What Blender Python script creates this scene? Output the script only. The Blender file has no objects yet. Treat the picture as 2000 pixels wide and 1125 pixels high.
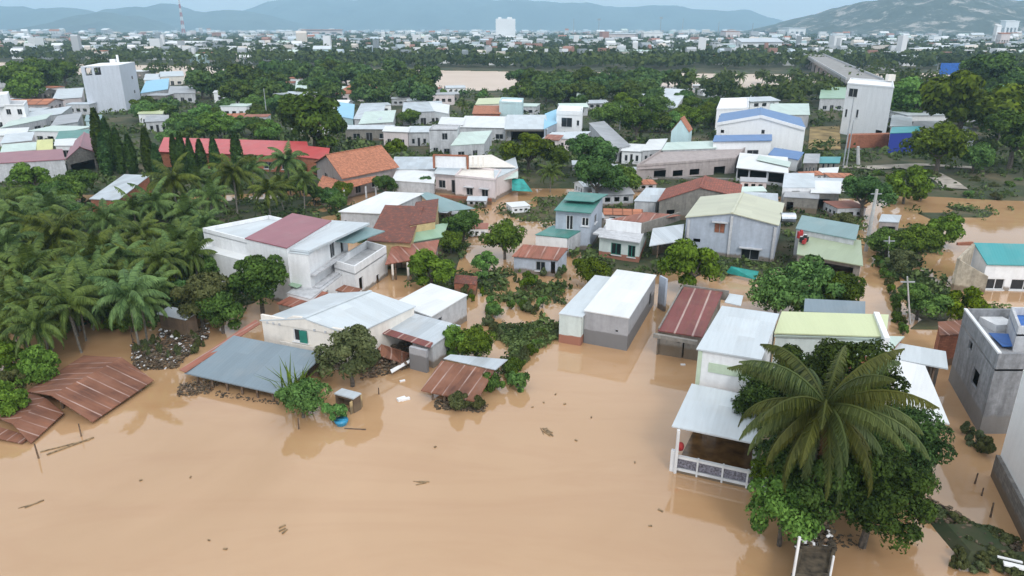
import bpy, math, random
import numpy as np
from mathutils import Vector, Matrix, noise as mnoise

S = bpy.context.scene
COL = S.collection
rad = math.radians
# ------------------------------------------------------------------ camera, sky, sun, exposure
H, F = 24.0, 1400.0                       # drone height in metres, focal length in photo pixels
PITCH = math.atan((562.5 - 54) / F)
cp, sp = math.cos(PITCH), math.sin(PITCH)
cam = bpy.data.cameras.new("camera"); camo = bpy.data.objects.new("camera", cam); COL.objects.link(camo)
camo.location = (0, 0, H); camo.rotation_euler = (math.pi / 2 - PITCH, 0, 0)
cam.sensor_width = 36; cam.lens = 36 * F / 2000; cam.clip_end = 40000; cam.clip_start = 0.5
S.camera = camo
S.view_settings.view_transform = 'Standard'; S.view_settings.look = 'None'
S.view_settings.exposure = -0.17; S.view_settings.gamma = 1.0
SUN_EL, SUN_ROT = rad(42), rad(162)        # soft light from behind the camera, a little to the right
world = bpy.data.worlds.new("World"); S.world = world; world.use_nodes = True
wt = world.node_tree; wn = wt.nodes; wl = wt.links; bg = wn["Background"]
sky = wn.new("ShaderNodeTexSky"); sky.sky_type = 'NISHITA'; sky.sun_disc = False
sky.sun_elevation = SUN_EL; sky.sun_rotation = SUN_ROT; sky.dust_density = 2.0
tc = wn.new("ShaderNodeTexCoord"); sx = wn.new("ShaderNodeSeparateXYZ"); wl.new(tc.outputs["Generated"], sx.inputs[0])
grad = wn.new("ShaderNodeValToRGB"); wl.new(sx.outputs["Z"], grad.inputs[0])   # overcast cloud deck, brighter overhead
e = grad.color_ramp.elements
e[0].position = 0.0; e[0].color = (1.12, 1.12, 1.14, 1); e[1].position = 0.75; e[1].color = (.95, .98, 1.02, 1)
k = e.new(0.12); k.color = (.80, .88, .96, 1); k = e.new(.35); k.color = (.80, .85, .92, 1)
cn = wn.new("ShaderNodeTexNoise"); cn.inputs["Scale"].default_value = 2.2; cn.inputs["Detail"].default_value = 5
mp = wn.new("ShaderNodeMapping"); mp.inputs["Scale"].default_value = (1, 1, 3); wl.new(tc.outputs["Generated"], mp.inputs[0]); wl.new(mp.outputs[0], cn.inputs["Vector"])
cr = wn.new("ShaderNodeMapRange"); cr.inputs[1].default_value = .3; cr.inputs[2].default_value = .6; cr.inputs[3].default_value = .72; cr.inputs[4].default_value = .98
wl.new(cn.outputs["Fac"], cr.inputs[0])
gain = wn.new("ShaderNodeMix"); gain.data_type = 'RGBA'; gain.blend_type = 'MULTIPLY'; gain.inputs[0].default_value = 1
wl.new(grad.outputs[0], gain.inputs[6]); gain.inputs[7].default_value = (12.5, 12.5, 12.5, 1)
mx = wn.new("ShaderNodeMix"); mx.data_type = 'RGBA'
wl.new(cr.outputs[0], mx.inputs[0]); wl.new(sky.outputs[0], mx.inputs[6]); wl.new(gain.outputs[2], mx.inputs[7])
sd = wn.new("ShaderNodeVectorMath"); sd.operation = 'DOT_PRODUCT'; wl.new(tc.outputs["Generated"], sd.inputs[0])
sd.inputs[1].default_value = (math.sin(SUN_ROT) * math.cos(SUN_EL), math.cos(SUN_ROT) * math.cos(SUN_EL), math.sin(SUN_EL))
sg = wn.new("ShaderNodeMapRange"); sg.interpolation_type = 'SMOOTHSTEP'; wl.new(sd.outputs["Value"], sg.inputs[0])
for i_, v_ in ((1, -.2), (2, 1.0), (3, 1.0), (4, 1.55)): sg.inputs[i_].default_value = v_
glow = wn.new("ShaderNodeVectorMath"); glow.operation = 'SCALE'; wl.new(mx.outputs[2], glow.inputs[0]); wl.new(sg.outputs[0], glow.inputs["Scale"])
wl.new(glow.outputs[0], bg.inputs["Color"]); bg.inputs["Strength"].default_value = 0.1
sl = bpy.data.lights.new("sun", 'SUN'); sl.energy = 1.5; sl.angle = rad(14); sl.color = (1, .97, .93)
so = bpy.data.objects.new("sun", sl); COL.objects.link(so)
_d = Vector((math.sin(SUN_ROT) * math.cos(SUN_EL), math.cos(SUN_ROT) * math.cos(SUN_EL), math.sin(SUN_EL)))
so.rotation_euler = _d.to_track_quat('Z', 'Y').to_euler(); so.location = (60, -30, 90)
S.cycles.use_denoising = True
S.cycles.max_bounces = 6; S.cycles.volume_bounces = 2; S.cycles.diffuse_bounces = 2; S.cycles.glossy_bounces = 3; S.cycles.transmission_bounces = 3

# ------------------------------------------------------------------ geometry helpers
def ray(px, py):
    a = (px - 1000) / F; b = (562.5 - py) / F
    return Vector((a, cp + b * sp, -sp + b * cp))
def P(px, py, z=0.0):                     # point of the plane at height z under a photo pixel
    d = ray(px, py); t = (z - H) / d.z
    return Vector((d.x * t, d.y * t, z))
def D(px, py, Y):                         # point at depth Y
    d = ray(px, py); t = Y / d.y
    return Vector((d.x * t, Y, H + d.z * t))
def U(p):                                 # photo pixel of a world point
    dep = p[1] * cp + (H - p[2]) * sp; return (1000 + F * p[0] / dep, 562.5 - F * (p[1] * sp - (H - p[2]) * cp) / dep)
def Zt(px, yt, yb):                       # height of something standing at pixel yb whose top is at yt
    return D(px, yt, P(px, yb).y).z
class MB:
    def __init__(s): s.v = []; s.f = []; s.uv = []
    def poly(s, pts, uv=None):
        n = len(s.v); s.v += [tuple(p) for p in pts]; s.f.append(tuple(range(n, n + len(pts))))
        if uv is None:
            a = Vector(pts[0]); u = (Vector(pts[1]) - a); L = u.length or 1; u = u / L
            nn = u.cross(Vector(pts[-1]) - a); w = nn.cross(u); w = w.normalized() if w.length > 1e-9 else Vector((0, 0, 1))
            uv = [((Vector(p) - a).dot(u), (Vector(p) - a).dot(w)) for p in pts]
        s.uv += uv
    def box(s, c, sz, rz=0.0, M=None):
        M = M or (Matrix.Translation(c) @ Matrix.Rotation(rz, 4, 'Z'))
        x, y, z = sz[0] / 2, sz[1] / 2, sz[2] / 2
        p = [M @ Vector(q) for q in ((-x,-y,-z),(x,-y,-z),(x,y,-z),(-x,y,-z),(-x,-y,z),(x,-y,z),(x,y,z),(-x,y,z))]
        for f in ((3,2,1,0),(4,5,6,7),(0,1,5,4),(1,2,6,5),(2,3,7,6),(3,0,4,7)): s.poly([p[i] for i in f])
    def bar(s, a, b, w, h=None):          # box beam from a to b
        a = Vector(a); b = Vector(b); d = b - a
        M = Matrix.Translation((a + b) / 2) @ d.to_track_quat('X', 'Z').to_matrix().to_4x4()
        s.box(None, (d.length, w, h or w), M=M)
    def slab(s, top, th):                 # polygon seen from above, thickness downwards
        top = [Vector(p) for p in top]; bot = [p - Vector((0, 0, th)) for p in top]
        s.poly(top); s.poly(bot[::-1])
        for i in range(len(top)):
            j = (i + 1) % len(top); s.poly([bot[i], bot[j], top[j], top[i]])
    def tube(s, pts, rs, n=7, cap=True):
        pts = [Vector(p) for p in pts]; b = len(s.v)
        for i, p in enumerate(pts):
            d = (pts[min(i + 1, len(pts) - 1)] - pts[max(i - 1, 0)]); q = d.to_track_quat('Z', 'Y')
            for k in range(n):
                a = 2 * math.pi * k / n; s.v.append(tuple(p + q @ Vector((math.cos(a) * rs[i], math.sin(a) * rs[i], 0))))
        for i in range(len(pts) - 1):
            for k in range(n):
                k2 = (k + 1) % n; s.f.append((b + i*n + k, b + i*n + k2, b + (i+1)*n + k2, b + (i+1)*n + k))
                s.uv += [(k / n, i), ((k+1) / n, i), ((k+1) / n, i+1), (k / n, i+1)]
        if cap:
            t = b + (len(pts) - 1) * n; s.f.append(tuple(range(t, t + n))); s.uv += [(0, 0)] * n
    def build(s, name, mat, parent=None, loc=None, smooth=False):
        m = bpy.data.meshes.new(name)
        off = Vector(loc) if loc is not None else (parent.location if parent is not None else Vector((0, 0, 0)))
        m.from_pydata([tuple(Vector(v) - off) for v in s.v], [], s.f)
        ul = m.uv_layers.new(name="UVMap"); ul.data.foreach_set("uv", [c for q in s.uv for c in q])
        if smooth: m.polygons.foreach_set("use_smooth", [True] * len(m.polygons))
        m.materials.append(mat); m.update()
        o = bpy.data.objects.new(name, m); COL.objects.link(o)
        if parent is not None: o.parent = parent
        elif loc is not None: o.location = off
        return o
def build_sub(mb, name, mat, part, root):           # a sub-part: parent is the part (which sits at its root's origin)
    o = mb.build(name, mat, root); o.parent = part; return o
def tag(o, label=None, cat=None, group=None, kind=None):
    if label: o['label'] = label
    if cat: o['category'] = cat
    if group: o['group'] = group
    if kind: o['kind'] = kind
    return o
def thing(name, label, cat, loc=(0, 0, 0), group=None):
    o = bpy.data.objects.new(name, None); COL.objects.link(o); o.location = loc; o.empty_display_size = .5
    return tag(o, label, cat, group)
def copy_thing(r, loc, rz=0.0, sc=(1, 1, 1), label=None, group=None):
    c = r.copy(); COL.objects.link(c); c.location = loc; c.rotation_euler = (0, 0, rz); c.scale = sc
    if label: c['label'] = label
    if group: c['group'] = group
    elif 'group' in c: del c['group']
    for ch in list(r.children):
        d = ch.copy(); COL.objects.link(d); d.parent = c
        for g in list(ch.children):
            h = g.copy(); COL.objects.link(h); h.parent = d
    return c

# ------------------------------------------------------------------ materials
M = {}
def nt(name):
    m = bpy.data.materials.new(name); m.use_nodes = True; t = m.node_tree
    return m, t.nodes, t.links, t.nodes["Principled BSDF"]
def node(n, l, typ, ins=None, **kw):
    x = n.new(typ)
    for k, v in kw.items(): setattr(x, k, v)
    for k, v in (ins or {}).items():
        if hasattr(v, 'is_linked') or hasattr(v, 'links'): l.new(v, x.inputs[k])
        else: x.inputs[k].default_value = v
    return x
def mixc(n, l, fac, a, b, mode='MIX'):
    x = n.new("ShaderNodeMix"); x.data_type = 'RGBA'; x.blend_type = mode
    for i, v in ((0, fac), (6, a), (7, b)):
        if hasattr(v, 'links'): l.new(v, x.inputs[i])
        elif isinstance(v, tuple): x.inputs[i].default_value = v if len(v) == 4 else (*v, 1)
        else: x.inputs[i].default_value = v
    return x.outputs[2]
def mrange(n, l, v, a, b, c, d):
    return node(n, l, "ShaderNodeMapRange", {0: v, 1: a, 2: b, 3: c, 4: d}).outputs[0]
def plain(name, col, rough=.6, var=.15, scale=1.5, metal=0.0):
    m, n, l, b = nt(name); g = node(n, l, "ShaderNodeNewGeometry")
    no = node(n, l, "ShaderNodeTexNoise", {"Vector": g.outputs["Position"], "Scale": scale, "Detail": 5.0})
    dk = tuple(c * (1 - 2 * var) for c in col); lt = tuple(min(1, c * (1 + var)) for c in col)
    f = mrange(n, l, no.outputs["Fac"], .3, .7, 0, 1)
    l.new(mixc(n, l, f, dk, lt), b.inputs["Base Color"]); b.inputs["Roughness"].default_value = rough; b.inputs["Metallic"].default_value = metal
    M[name] = m; return m
def plaster(name, col, stain=.35, band=.55, bcol=(.17, .125, .08), bfac=.82, brick=False, sharp=.25):
    m, n, l, b = nt(name); g = node(n, l, "ShaderNodeNewGeometry"); pos = g.outputs["Position"]
    st = node(n, l, "ShaderNodeMapping", {0: pos, "Scale": (1.6, 1.6, .22)})
    n1 = node(n, l, "ShaderNodeTexNoise", {"Vector": st.outputs[0], "Scale": 1.0, "Detail": 6.0, "Roughness": .65})
    n2 = node(n, l, "ShaderNodeTexNoise", {"Vector": pos, "Scale": .55, "Detail": 4.0})
    f1 = mrange(n, l, n1.outputs["Fac"], .40, .66, 0, stain)
    c = mixc(n, l, f1, col, tuple(q * .45 + .02 for q in col))
    f2 = mrange(n, l, n2.outputs["Fac"], .35, .75, 0, .5 * stain)
    c = mixc(n, l, f2, c, tuple(q * .72 for q in col))
    n3 = node(n, l, "ShaderNodeTexNoise", {"Vector": pos, "Scale": 2.6, "Detail": 8.0, "Roughness": .7}); v3 = mrange(n, l, n3.outputs["Fac"], .3, .7, 1 - .45 * stain, 1 + .12 * stain)
    c = mixc(n, l, 1.0, c, node(n, l, "ShaderNodeCombineColor", {0: v3, 1: v3, 2: v3}).outputs[0], 'MULTIPLY')
    if brick:
        uv = node(n, l, "ShaderNodeUVMap", uv_map="UVMap")
        br = node(n, l, "ShaderNodeTexBrick", {"Vector": uv.outputs[0], "Scale": 1.0, "Color1": (.8, .8, .8, 1), "Color2": (1.15, 1.12, 1.1, 1), "Mortar": (.72, .72, .72, 1),
              "Mortar Size": .02, "Brick Width": .5 if brick == 2 else .4, "Row Height": .22 if brick == 2 else .14})
        c = mixc(n, l, 1.0, c, br.outputs["Color"], 'MULTIPLY')
    z = node(n, l, "ShaderNodeSeparateXYZ", {0: pos}).outputs["Z"]
    ad = node(n, l, "ShaderNodeMath", {0: z, 1: mrange(n, l, n1.outputs["Fac"], .3, .7, -.5 * sharp, .5 * sharp)}, operation='ADD')
    f3 = mrange(n, l, ad.outputs[0], band - sharp * .4, band + sharp * .4, bfac, 0)
    c = mixc(n, l, f3, c, bcol)
    l.new(c, b.inputs["Base Color"]); b.inputs["Roughness"].default_value = .8; b.inputs["Specular IOR Level"].default_value = .25
    bp = node(n, l, "ShaderNodeBump", {"Strength": .25, "Distance": .03, "Height": n1.outputs["Fac"]}); l.new(bp.outputs[0], b.inputs["Normal"])
    M[name] = m; return m
def tin(name, col, rust=.0, rough=.38, panel=1.05, wear=.25, stripe=None, metal=0.0, pitch=.28, sf=(.85, .0)):
    m, n, l, b = nt(name); uv = node(n, l, "ShaderNodeUVMap", uv_map="UVMap"); sp_ = node(n, l, "ShaderNodeSeparateXYZ", {0: uv.outputs[0]})
    u, v = sp_.outputs[0], sp_.outputs[1]
    g = node(n, l, "ShaderNodeNewGeometry")
    fl = node(n, l, "ShaderNodeMath", {0: node(n, l, "ShaderNodeMath", {0: u, 1: 1 / panel}, operation='MULTIPLY').outputs[0]}, operation='FLOOR')
    fv = node(n, l, "ShaderNodeMath", {0: node(n, l, "ShaderNodeMath", {0: v, 1: 1 / 3.1}, operation='MULTIPLY').outputs[0]}, operation='FLOOR')
    cb = node(n, l, "ShaderNodeCombineXYZ", {0: fl.outputs[0], 1: fv.outputs[0]})
    wn_ = node(n, l, "ShaderNodeTexWhiteNoise", {"Vector": cb.outputs[0]}, noise_dimensions='3D')
    sv = node(n, l, "ShaderNodeMapping", {0: uv.outputs[0], "Scale": (3.0, .35, 1)})
    n1 = node(n, l, "ShaderNodeTexNoise", {"Vector": sv.outputs[0], "Scale": 1.0, "Detail": 6.0, "Roughness": .62})
    n2 = node(n, l, "ShaderNodeTexNoise", {"Vector": g.outputs["Position"], "Scale": .6, "Detail": 5.0})
    pv = mrange(n, l, wn_.outputs["Value"], 0, 1, 1 - wear * .8, 1 + wear * .25)
    c = mixc(n, l, 1.0, col, node(n, l, "ShaderNodeCombineColor", {0: pv, 1: pv, 2: pv}).outputs[0], 'MULTIPLY')
    c = mixc(n, l, mrange(n, l, n1.outputs["Fac"], .45, .8, 0, wear * 1.6), c, tuple(q * .55 for q in col))
    c = mixc(n, l, mrange(n, l, n2.outputs["Fac"], .5, .75, 0, wear), c, (.42, .38, .33) if rust == 0 else (.20, .135, .11))
    if rust > 0:
        rn = node(n, l, "ShaderNodeTexNoise", {"Vector": sv.outputs[0], "Scale": .9, "Detail": 8.0, "Roughness": .7, "Distortion": .6})
        rc = mixc(n, l, mrange(n, l, n2.outputs["Fac"], .35, .65, 0, 1), (.085, .032, .02), (.265, .105, .055))
        c = mixc(n, l, mrange(n, l, rn.outputs["Fac"], .62 - rust * .35, .78 - rust * .2, 0, .95), c, rc)
    if stripe:
        fr = node(n, l, "ShaderNodeMath", {0: node(n, l, "ShaderNodeMath", {0: u, 1: 1 / stripe}, operation='MULTIPLY').outputs[0]}, operation='FRACT')
        s1 = mrange(n, l, fr.outputs[0], .88, .9, 0, 1)
        s2 = node(n, l, "ShaderNodeMath", {0: s1, 1: mrange(n, l, n1.outputs["Fac"], .38, .58, *sf)}, operation='MULTIPLY')
        c = mixc(n, l, s2.outputs[0], c, (.46, .34, .30))
    l.new(c, b.inputs["Base Color"]); b.inputs["Roughness"].default_value = rough; b.inputs["Metallic"].default_value = metal
    wv = node(n, l, "ShaderNodeMath", {0: node(n, l, "ShaderNodeMath", {0: u, 1: 2 * math.pi / pitch}, operation='MULTIPLY').outputs[0]}, operation='SINE')
    bp = node(n, l, "ShaderNodeBump", {"Strength": .16, "Distance": .02, "Height": wv.outputs[0]}); l.new(bp.outputs[0], b.inputs["Normal"])
    M[name] = m; return m
def tile(name, col, dirt=.4):
    m, n, l, b = nt(name); uv = node(n, l, "ShaderNodeUVMap", uv_map="UVMap")
    br = node(n, l, "ShaderNodeTexBrick", {"Vector": uv.outputs[0], "Scale": 1.0, "Color1": (*[q * .72 for q in col], 1), "Color2": (*[min(1, q * 1.2) for q in col], 1),
         "Mortar": (*[q * .4 for q in col], 1), "Mortar Size": .02, "Brick Width": .26, "Row Height": .33}, offset=.0)
    g = node(n, l, "ShaderNodeNewGeometry")
    n2 = node(n, l, "ShaderNodeTexNoise", {"Vector": g.outputs["Position"], "Scale": 2.2, "Detail": 6.0, "Roughness": .65})
    c = mixc(n, l, mrange(n, l, n2.outputs["Fac"], .42, .64, 0, dirt * 1.4), br.outputs["Color"], tuple(q * .4 + .02 for q in col))
    l.new(c, b.inputs["Base Color"]); b.inputs["Roughness"].default_value = .75
    bp = node(n, l, "ShaderNodeBump", {"Strength": .6, "Distance": .04, "Height": br.outputs["Fac"]}); l.new(bp.outputs[0], b.inputs["Normal"])
    M[name] = m; return m
def leafmat(name, dark, light, trans=.14, spec=.12, rough=.6, cs=1.6, world=False):
    m, n, l, b = nt(name); g = node(n, l, "ShaderNodeNewGeometry"); oi = node(n, l, "ShaderNodeObjectInfo"); tc_ = node(n, l, "ShaderNodeTexCoord")
    no = node(n, l, "ShaderNodeTexNoise", {"Vector": g.outputs["Position"] if world else tc_.outputs["Object"], "Scale": cs, "Detail": 2.0})
    rnd_ = node(n, l, "ShaderNodeMath", {0: node(n, l, "ShaderNodeMath", {0: g.outputs["Random Per Island"], 1: .62}, operation='MULTIPLY').outputs[0], 1: mrange(n, l, no.outputs["Fac"], .35, .68, -.12, .45)}, operation='ADD')
    rnd_.use_clamp = True
    c = mixc(n, l, rnd_.outputs[0], dark, light)
    hv = node(n, l, "ShaderNodeHueSaturation", {"Hue": mrange(n, l, oi.outputs["Random"], 0, 1, .452, .512), "Saturation": mrange(n, l, oi.outputs["Random"], 0, 1, 1.12, .85), "Value": mrange(n, l, oi.outputs["Random"], 0, 1, .72, 1.25), "Color": c})
    b.inputs["Roughness"].default_value = rough; b.inputs["Specular IOR Level"].default_value = spec; l.new(hv.outputs[0], b.inputs["Base Color"])
    tr = node(n, l, "ShaderNodeBsdfTranslucent", {"Color": hv.outputs[0]}); ms = node(n, l, "ShaderNodeMixShader", {0: trans, 1: b.outputs[0], 2: tr.outputs[0]})
    l.new(ms.outputs[0], n["Material Output"].inputs["Surface"]); M[name] = m; return m

plaster("w_white", (.84, .85, .86), .22, band=.35); plaster("w_bright", (.92, .92, .92), .1, band=.3); plaster("w_white_far", (.86, .87, .88), .14, band=-9)
plaster("w_cream", (.82, .77, .70), .22); plaster("w_pink", (.76, .67, .66), .25); plaster("w_mint", (.66, .73, .70), .25, band=.75, bcol=(.33, .13, .08), sharp=.08, bfac=.95)
plaster("w_bluegrey", (.47, .52, .60), .35); plaster("w_lightgrey", (.60, .61, .63), .5); plaster("w_tower", (.64, .68, .75), .2, band=-9)
plaster("w_concrete", (.34, .35, .37), .85, band=1.3, bcol=(.22,.205,.19), bfac=.8); plaster("w_block", (.42, .42, .44), .35, band=1.25, bcol=(.17, .165, .165), bfac=.88, sharp=.14)
plaster("w_dirty", (.30, .28, .25), .7, band=.9); plaster("w_brick", (.43, .17, .10), .45, brick=True); plaster("w_pinkgrey", (.46, .40, .385), .45, band=.2)
plaster("w_royal", (.03, .055, .33), .2, band=-9); plaster("w_beige", (.58, .51, .40), .9); plaster("w_yellow", (.62, .47, .25), .5); plaster("w_wood", (.16, .11, .075), .6); plaster("w_stone", (.26, .25, .235), .7, brick=2)
plaster("w_green", (.52, .62, .47), .2); plaster("w_aqua", (.55, .72, .74), .2, band=-9)
tin("r_white", (.74, .755, .755), wear=.11); tin("r_pale", (.57, .62, .65), wear=.16); tin("r_silver", (.52, .57, .61), wear=.3, rough=.3)
tin("r_slate", (.19, .245, .285), wear=.13); tin("r_maroon", (.30, .105, .125), wear=.12); tin("r_grey", (.38, .39, .41), wear=.3)
tin("r_rust", (.255, .105, .058), rust=.7, wear=.5, stripe=.85, rough=.75); tin("r_rustred", (.36, .13, .085), rust=.5, wear=.4, stripe=1.5, rough=.65)
tin("r_striped", (.20, .055, .05), rust=.3, wear=.25, stripe=1.35, rough=.6, sf=(.95, .55))
tin("r_red", (.52, .075, .075), wear=.15); tin("r_teal", (.06, .23, .195), wear=.2); tin("r_tealgrey", (.20, .31, .32), wear=.15); tin("r_turq", (.045, .29, .31), wear=.1)
tin("r_green", (.29, .45, .31), wear=.18); tin("r_olive", (.34, .40, .27), wear=.12); tin("r_lime", (.55, .60, .36), wear=.06); tin("r_cream", (.54, .54, .40), wear=.14)
tin("r_blue", (.09, .20, .42), wear=.1); tin("r_sky", (.26, .55, .74), wear=.12); tin("r_yellow", (.60, .60, .24), wear=.15); tin("r_mint", (.55, .66, .60), wear=.15)
tile("t_orange", (.50, .19, .10), .15); tile("t_red", (.36, .10, .06), .75); tile("t_old", (.25, .075, .045), 1.0)
plain("glass_dark", (.018, .022, .026), .12, .1); plain("green_shutter", (.02, .20, .15), .5); plain("frame", (.30, .31, .32), .5); plain("white_paint", (.74, .75, .76), .5, .06); plain("dark", (.02, .02, .022), .8)
plain("wood", (.15, .10, .065), .8, .3, 4); plain("steel", (.34, .36, .38), .45, .15); plain("concrete_pole", (.50, .50, .49), .8, .12); plain("tower_red", (.45, .12, .12), .5); plain("bark", (.13, .11, .09), .9, .3, 6); plain("palm_bark", (.22, .20, .17), .9, .25, 5)
plain("rubble", (.165, .125, .08), .95, .45, 2.5); plain("tarp_blue", (.03, .13, .42), .5, .15); plain("tarp_teal", (.02, .30, .27), .5, .2); plain("plastic_white", (.80, .80, .80), .5, .05); plain("red_cloth", (.42, .03, .03), .7, .15); plain("pink_cloth", (.60, .26, .32), .7, .2)
plain("mosaic", (.22, .22, .27), .4, .4, 9); plain("asphalt", (.30, .29, .28), .9, .15, .5); plain("sign_blue", (.02, .12, .45), .4)
plain("debris_dark", (.085, .065, .042), .9, .35, 3); plain("drift", (.26, .18, .10), .9, .3, 5); plain("tank_steel", (.62, .65, .68), .25, .08, 2, .9); plain("blue_plastic", (.03, .25, .42), .4)
leafmat("leaf_mid", (.020, .058, .008), (.150, .290, .042)); leafmat("leaf_dark", (.013, .042, .008), (.095, .205, .032)); leafmat("leaf_bright", (.030, .090, .008), (.165, .340, .045))
leafmat("leaf_olive", (.045, .068, .022), (.165, .200, .080)); leafmat("leaf_far", (.020, .056, .014), (.125, .230, .048)); leafmat("leaf_wood", (.020, .055, .017), (.095, .170, .045), cs=.012, world=True); leafmat("palm_leaf", (.022, .058, .009), (.150, .245, .050), trans=.2, spec=.2, rough=.5)
leafmat("palm_dry", (.16, .10, .045), (.26, .17, .07))

# ------------------------------------------------------------------ setting: ground, water, path, hills
def interp(x, pts):
    if x <= pts[0][0]: return pts[0][1]
    for (a, b), (c, d) in zip(pts, pts[1:]):
        if x <= c: return b + (d - b) * (x - a) / (c - a)
    return pts[-1][1]
_near = [tuple(P(*q)[:2]) for q in ((-300, 139), (0, 141), (780, 172), (830, 178), (1000, 178), (1600, 170), (2000, 162), (2500, 160))]
_far = [tuple(P(*q)[:2]) for q in ((-300, 121), (0, 123), (800, 137), (1000, 140), (1560, 146), (2000, 141), (2500, 140))]
LAND = [[(-500, 372), (600, 372), (640, 420), (600, 560), (480, 600), (330, 640), (120, 636), (60, 600), (-500, 600)],
 [(1040, 385), (1700, 385), (1690, 470), (1560, 530), (1400, 548), (1310, 525), (1290, 550), (1180, 560), (1120, 520), (1090, 470), (1060, 440)],
 [(640, 400), (930, 395), (935, 440), (900, 520), (940, 560), (880, 590), (800, 560), (740, 540)],
 [(1705, 480), (1745, 440), (1800, 520), (1860, 560), (1880, 620), (1840, 655), (1790, 650), (1765, 600), (1735, 545)],
 [(1690, 1010), (1800, 985), (1990, 1050), (2100, 1100), (2100, 1200), (1900, 1130), (1790, 1040)], [(960, 640), (1090, 632), (1080, 662), (1010, 700), (985, 740), (965, 735), (1000, 690)]]
PATCHY = [[(905, 540), (1040, 520), (1110, 560), (1095, 640), (1000, 650), (930, 600)], [(1710, 470), (1800, 430), (1870, 520), (1990, 590), (1900, 640), (1800, 655), (1740, 560)], [(930, 395), (1090, 395), (1080, 440), (960, 460)], [(1700, 395), (1960, 385), (1990, 420), (1870, 450), (1800, 420)]]
def inpoly(x, y, q):
    r = False
    for i in range(len(q)):
        (a, b), (c, d) = q[i - 1], q[i]
        if (b > y) != (d > y) and x < (c - a) * (y - b) / (d - b) + a: r = not r
    return r
def gh(x, y):
    g0 = gh0(x, y)
    if y < 112 and g0 < -1:
        dep = y * cp + H * sp; px = 1000 + F * x / dep; py = 562.5 - F * (y * sp - H * cp) / dep
        n = mnoise.noise(Vector((x * .13, y * .13, 4)))
        if n > .02:
            for q in PATCHY:
                if inpoly(px + 10 * n, py, q): return .1 + .25 * (n - .02)
        for q in LAND:
            if inpoly(px + 14 * n, py + 6 * n, q): return (.32 if q[0][1] > 900 else .16) + .2 * mnoise.noise(Vector((x * .2, y * .2, 9)))
    return g0
def gh0(x, y):
    a = interp(x, _near); b = interp(x, _far)
    if a < y < b: return -2.5
    n = mnoise.noise(Vector((x * .05, y * .05, 0)))
    w = (104 if x < 40 else 99) + 6 * n
    if y < w: return -1.3
    t = min(1, (y - w) / 8.0)
    return -1.3 + t * 1.75 + .12 * n * t
_xs = sorted(set([round(-170 + 4 * i, 2) for i in range(86)] + [round(-88 + 2. * i, 2) for i in range(89)] + [s * (170 * 1.16 ** i) for i in range(1, 28) for s in (-1, 1)]))
_ys = sorted(set([-60, -30, 0] + [20 + 4.0 * i for i in range(142)] + [22 + 2. * i for i in range(50)] + [584 * 1.1 ** i for i in range(1, 30)]))
mb = MB(); nx = len(_xs)
mb.v = [(x, y, gh(x, y)) for y in _ys for x in _xs]
for j in range(len(_ys) - 1):
    for i in range(nx - 1):
        mb.f.append((j*nx+i, j*nx+i+1, (j+1)*nx+i+1, (j+1)*nx+i)); mb.uv += [(0, 0)] * 4
m, n, l, b = nt("ground_mat"); g = node(n, l, "ShaderNodeNewGeometry")
n1 = node(n, l, "ShaderNodeTexNoise", {"Vector": g.outputs["Position"], "Scale": .08, "Detail": 8.0, "Roughness": .65})
n2 = node(n, l, "ShaderNodeTexNoise", {"Vector": g.outputs["Position"], "Scale": .9, "Detail": 6.0})
c = mixc(n, l, mrange(n, l, n1.outputs["Fac"], .48, .70, 0, 1), (.024, .044, .013), (.16, .12, .065))
c = mixc(n, l, mrange(n, l, n2.outputs["Fac"], .35, .7, 0, .7), c, (.06, .058, .03)); l.new(c, b.inputs["Base Color"]); b.inputs["Roughness"].default_value = .95
ground = tag(mb.build("ground", m), kind="structure")
mb = MB(); mb.poly([(-300, -60, 0), (300, -60, 0), (300, 230, 0), (-300, 230, 0)])
m, n, l, b = nt("flood_water"); g = node(n, l, "ShaderNodeNewGeometry")
n1 = node(n, l, "ShaderNodeTexNoise", {"Vector": g.outputs["Position"], "Scale": .05, "Detail": 5.0, "Distortion": 1.2})
wm_ = node(n, l, "ShaderNodeMapping", {0: g.outputs["Position"], "Scale": (.05, .22, 1), "Rotation": (0, 0, .35)})
nb = node(n, l, "ShaderNodeTexNoise", {"Vector": wm_.outputs[0], "Scale": 1.0, "Detail": 6.0, "Roughness": .62, "Distortion": 1.6})
wc_ = mixc(n, l, mrange(n, l, n1.outputs["Fac"], .3, .7, 0, 1), (.42, .252, .125), (.52, .325, .18))
l.new(mixc(n, l, mrange(n, l, nb.outputs["Fac"], .45, .72, 0, .38), wc_, (.38, .20, .095)), b.inputs["Base Color"])
b.inputs["Roughness"].default_value = .045; b.inputs["IOR"].default_value = 1.85
n2 = node(n, l, "ShaderNodeTexNoise", {"Vector": g.outputs["Position"], "Scale": .9, "Detail": 4.0})
l.new(node(n, l, "ShaderNodeBump", {"Strength": .09, "Distance": .05, "Height": n2.outputs["Fac"]}).outputs[0], b.inputs["Normal"])
tag(mb.build("flood_water", m), kind="structure")
m, n, l, b = nt("river_water"); g = node(n, l, "ShaderNodeNewGeometry")
n1 = node(n, l, "ShaderNodeTexNoise", {"Vector": g.outputs["Position"], "Scale": .03, "Detail": 5.0})
l.new(mixc(n, l, mrange(n, l, n1.outputs["Fac"], .3, .7, 0, 1), (.56, .42, .31), (.66, .52, .41)), b.inputs["Base Color"]); b.inputs["Roughness"].default_value = .4; b.inputs["IOR"].default_value = 1.6
mb = MB(); mb.poly([(-600, 231, 0), (600, 231, 0), (600, 800, 0), (-600, 800, 0)]); tag(mb.build("river", m), kind="structure")
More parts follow.
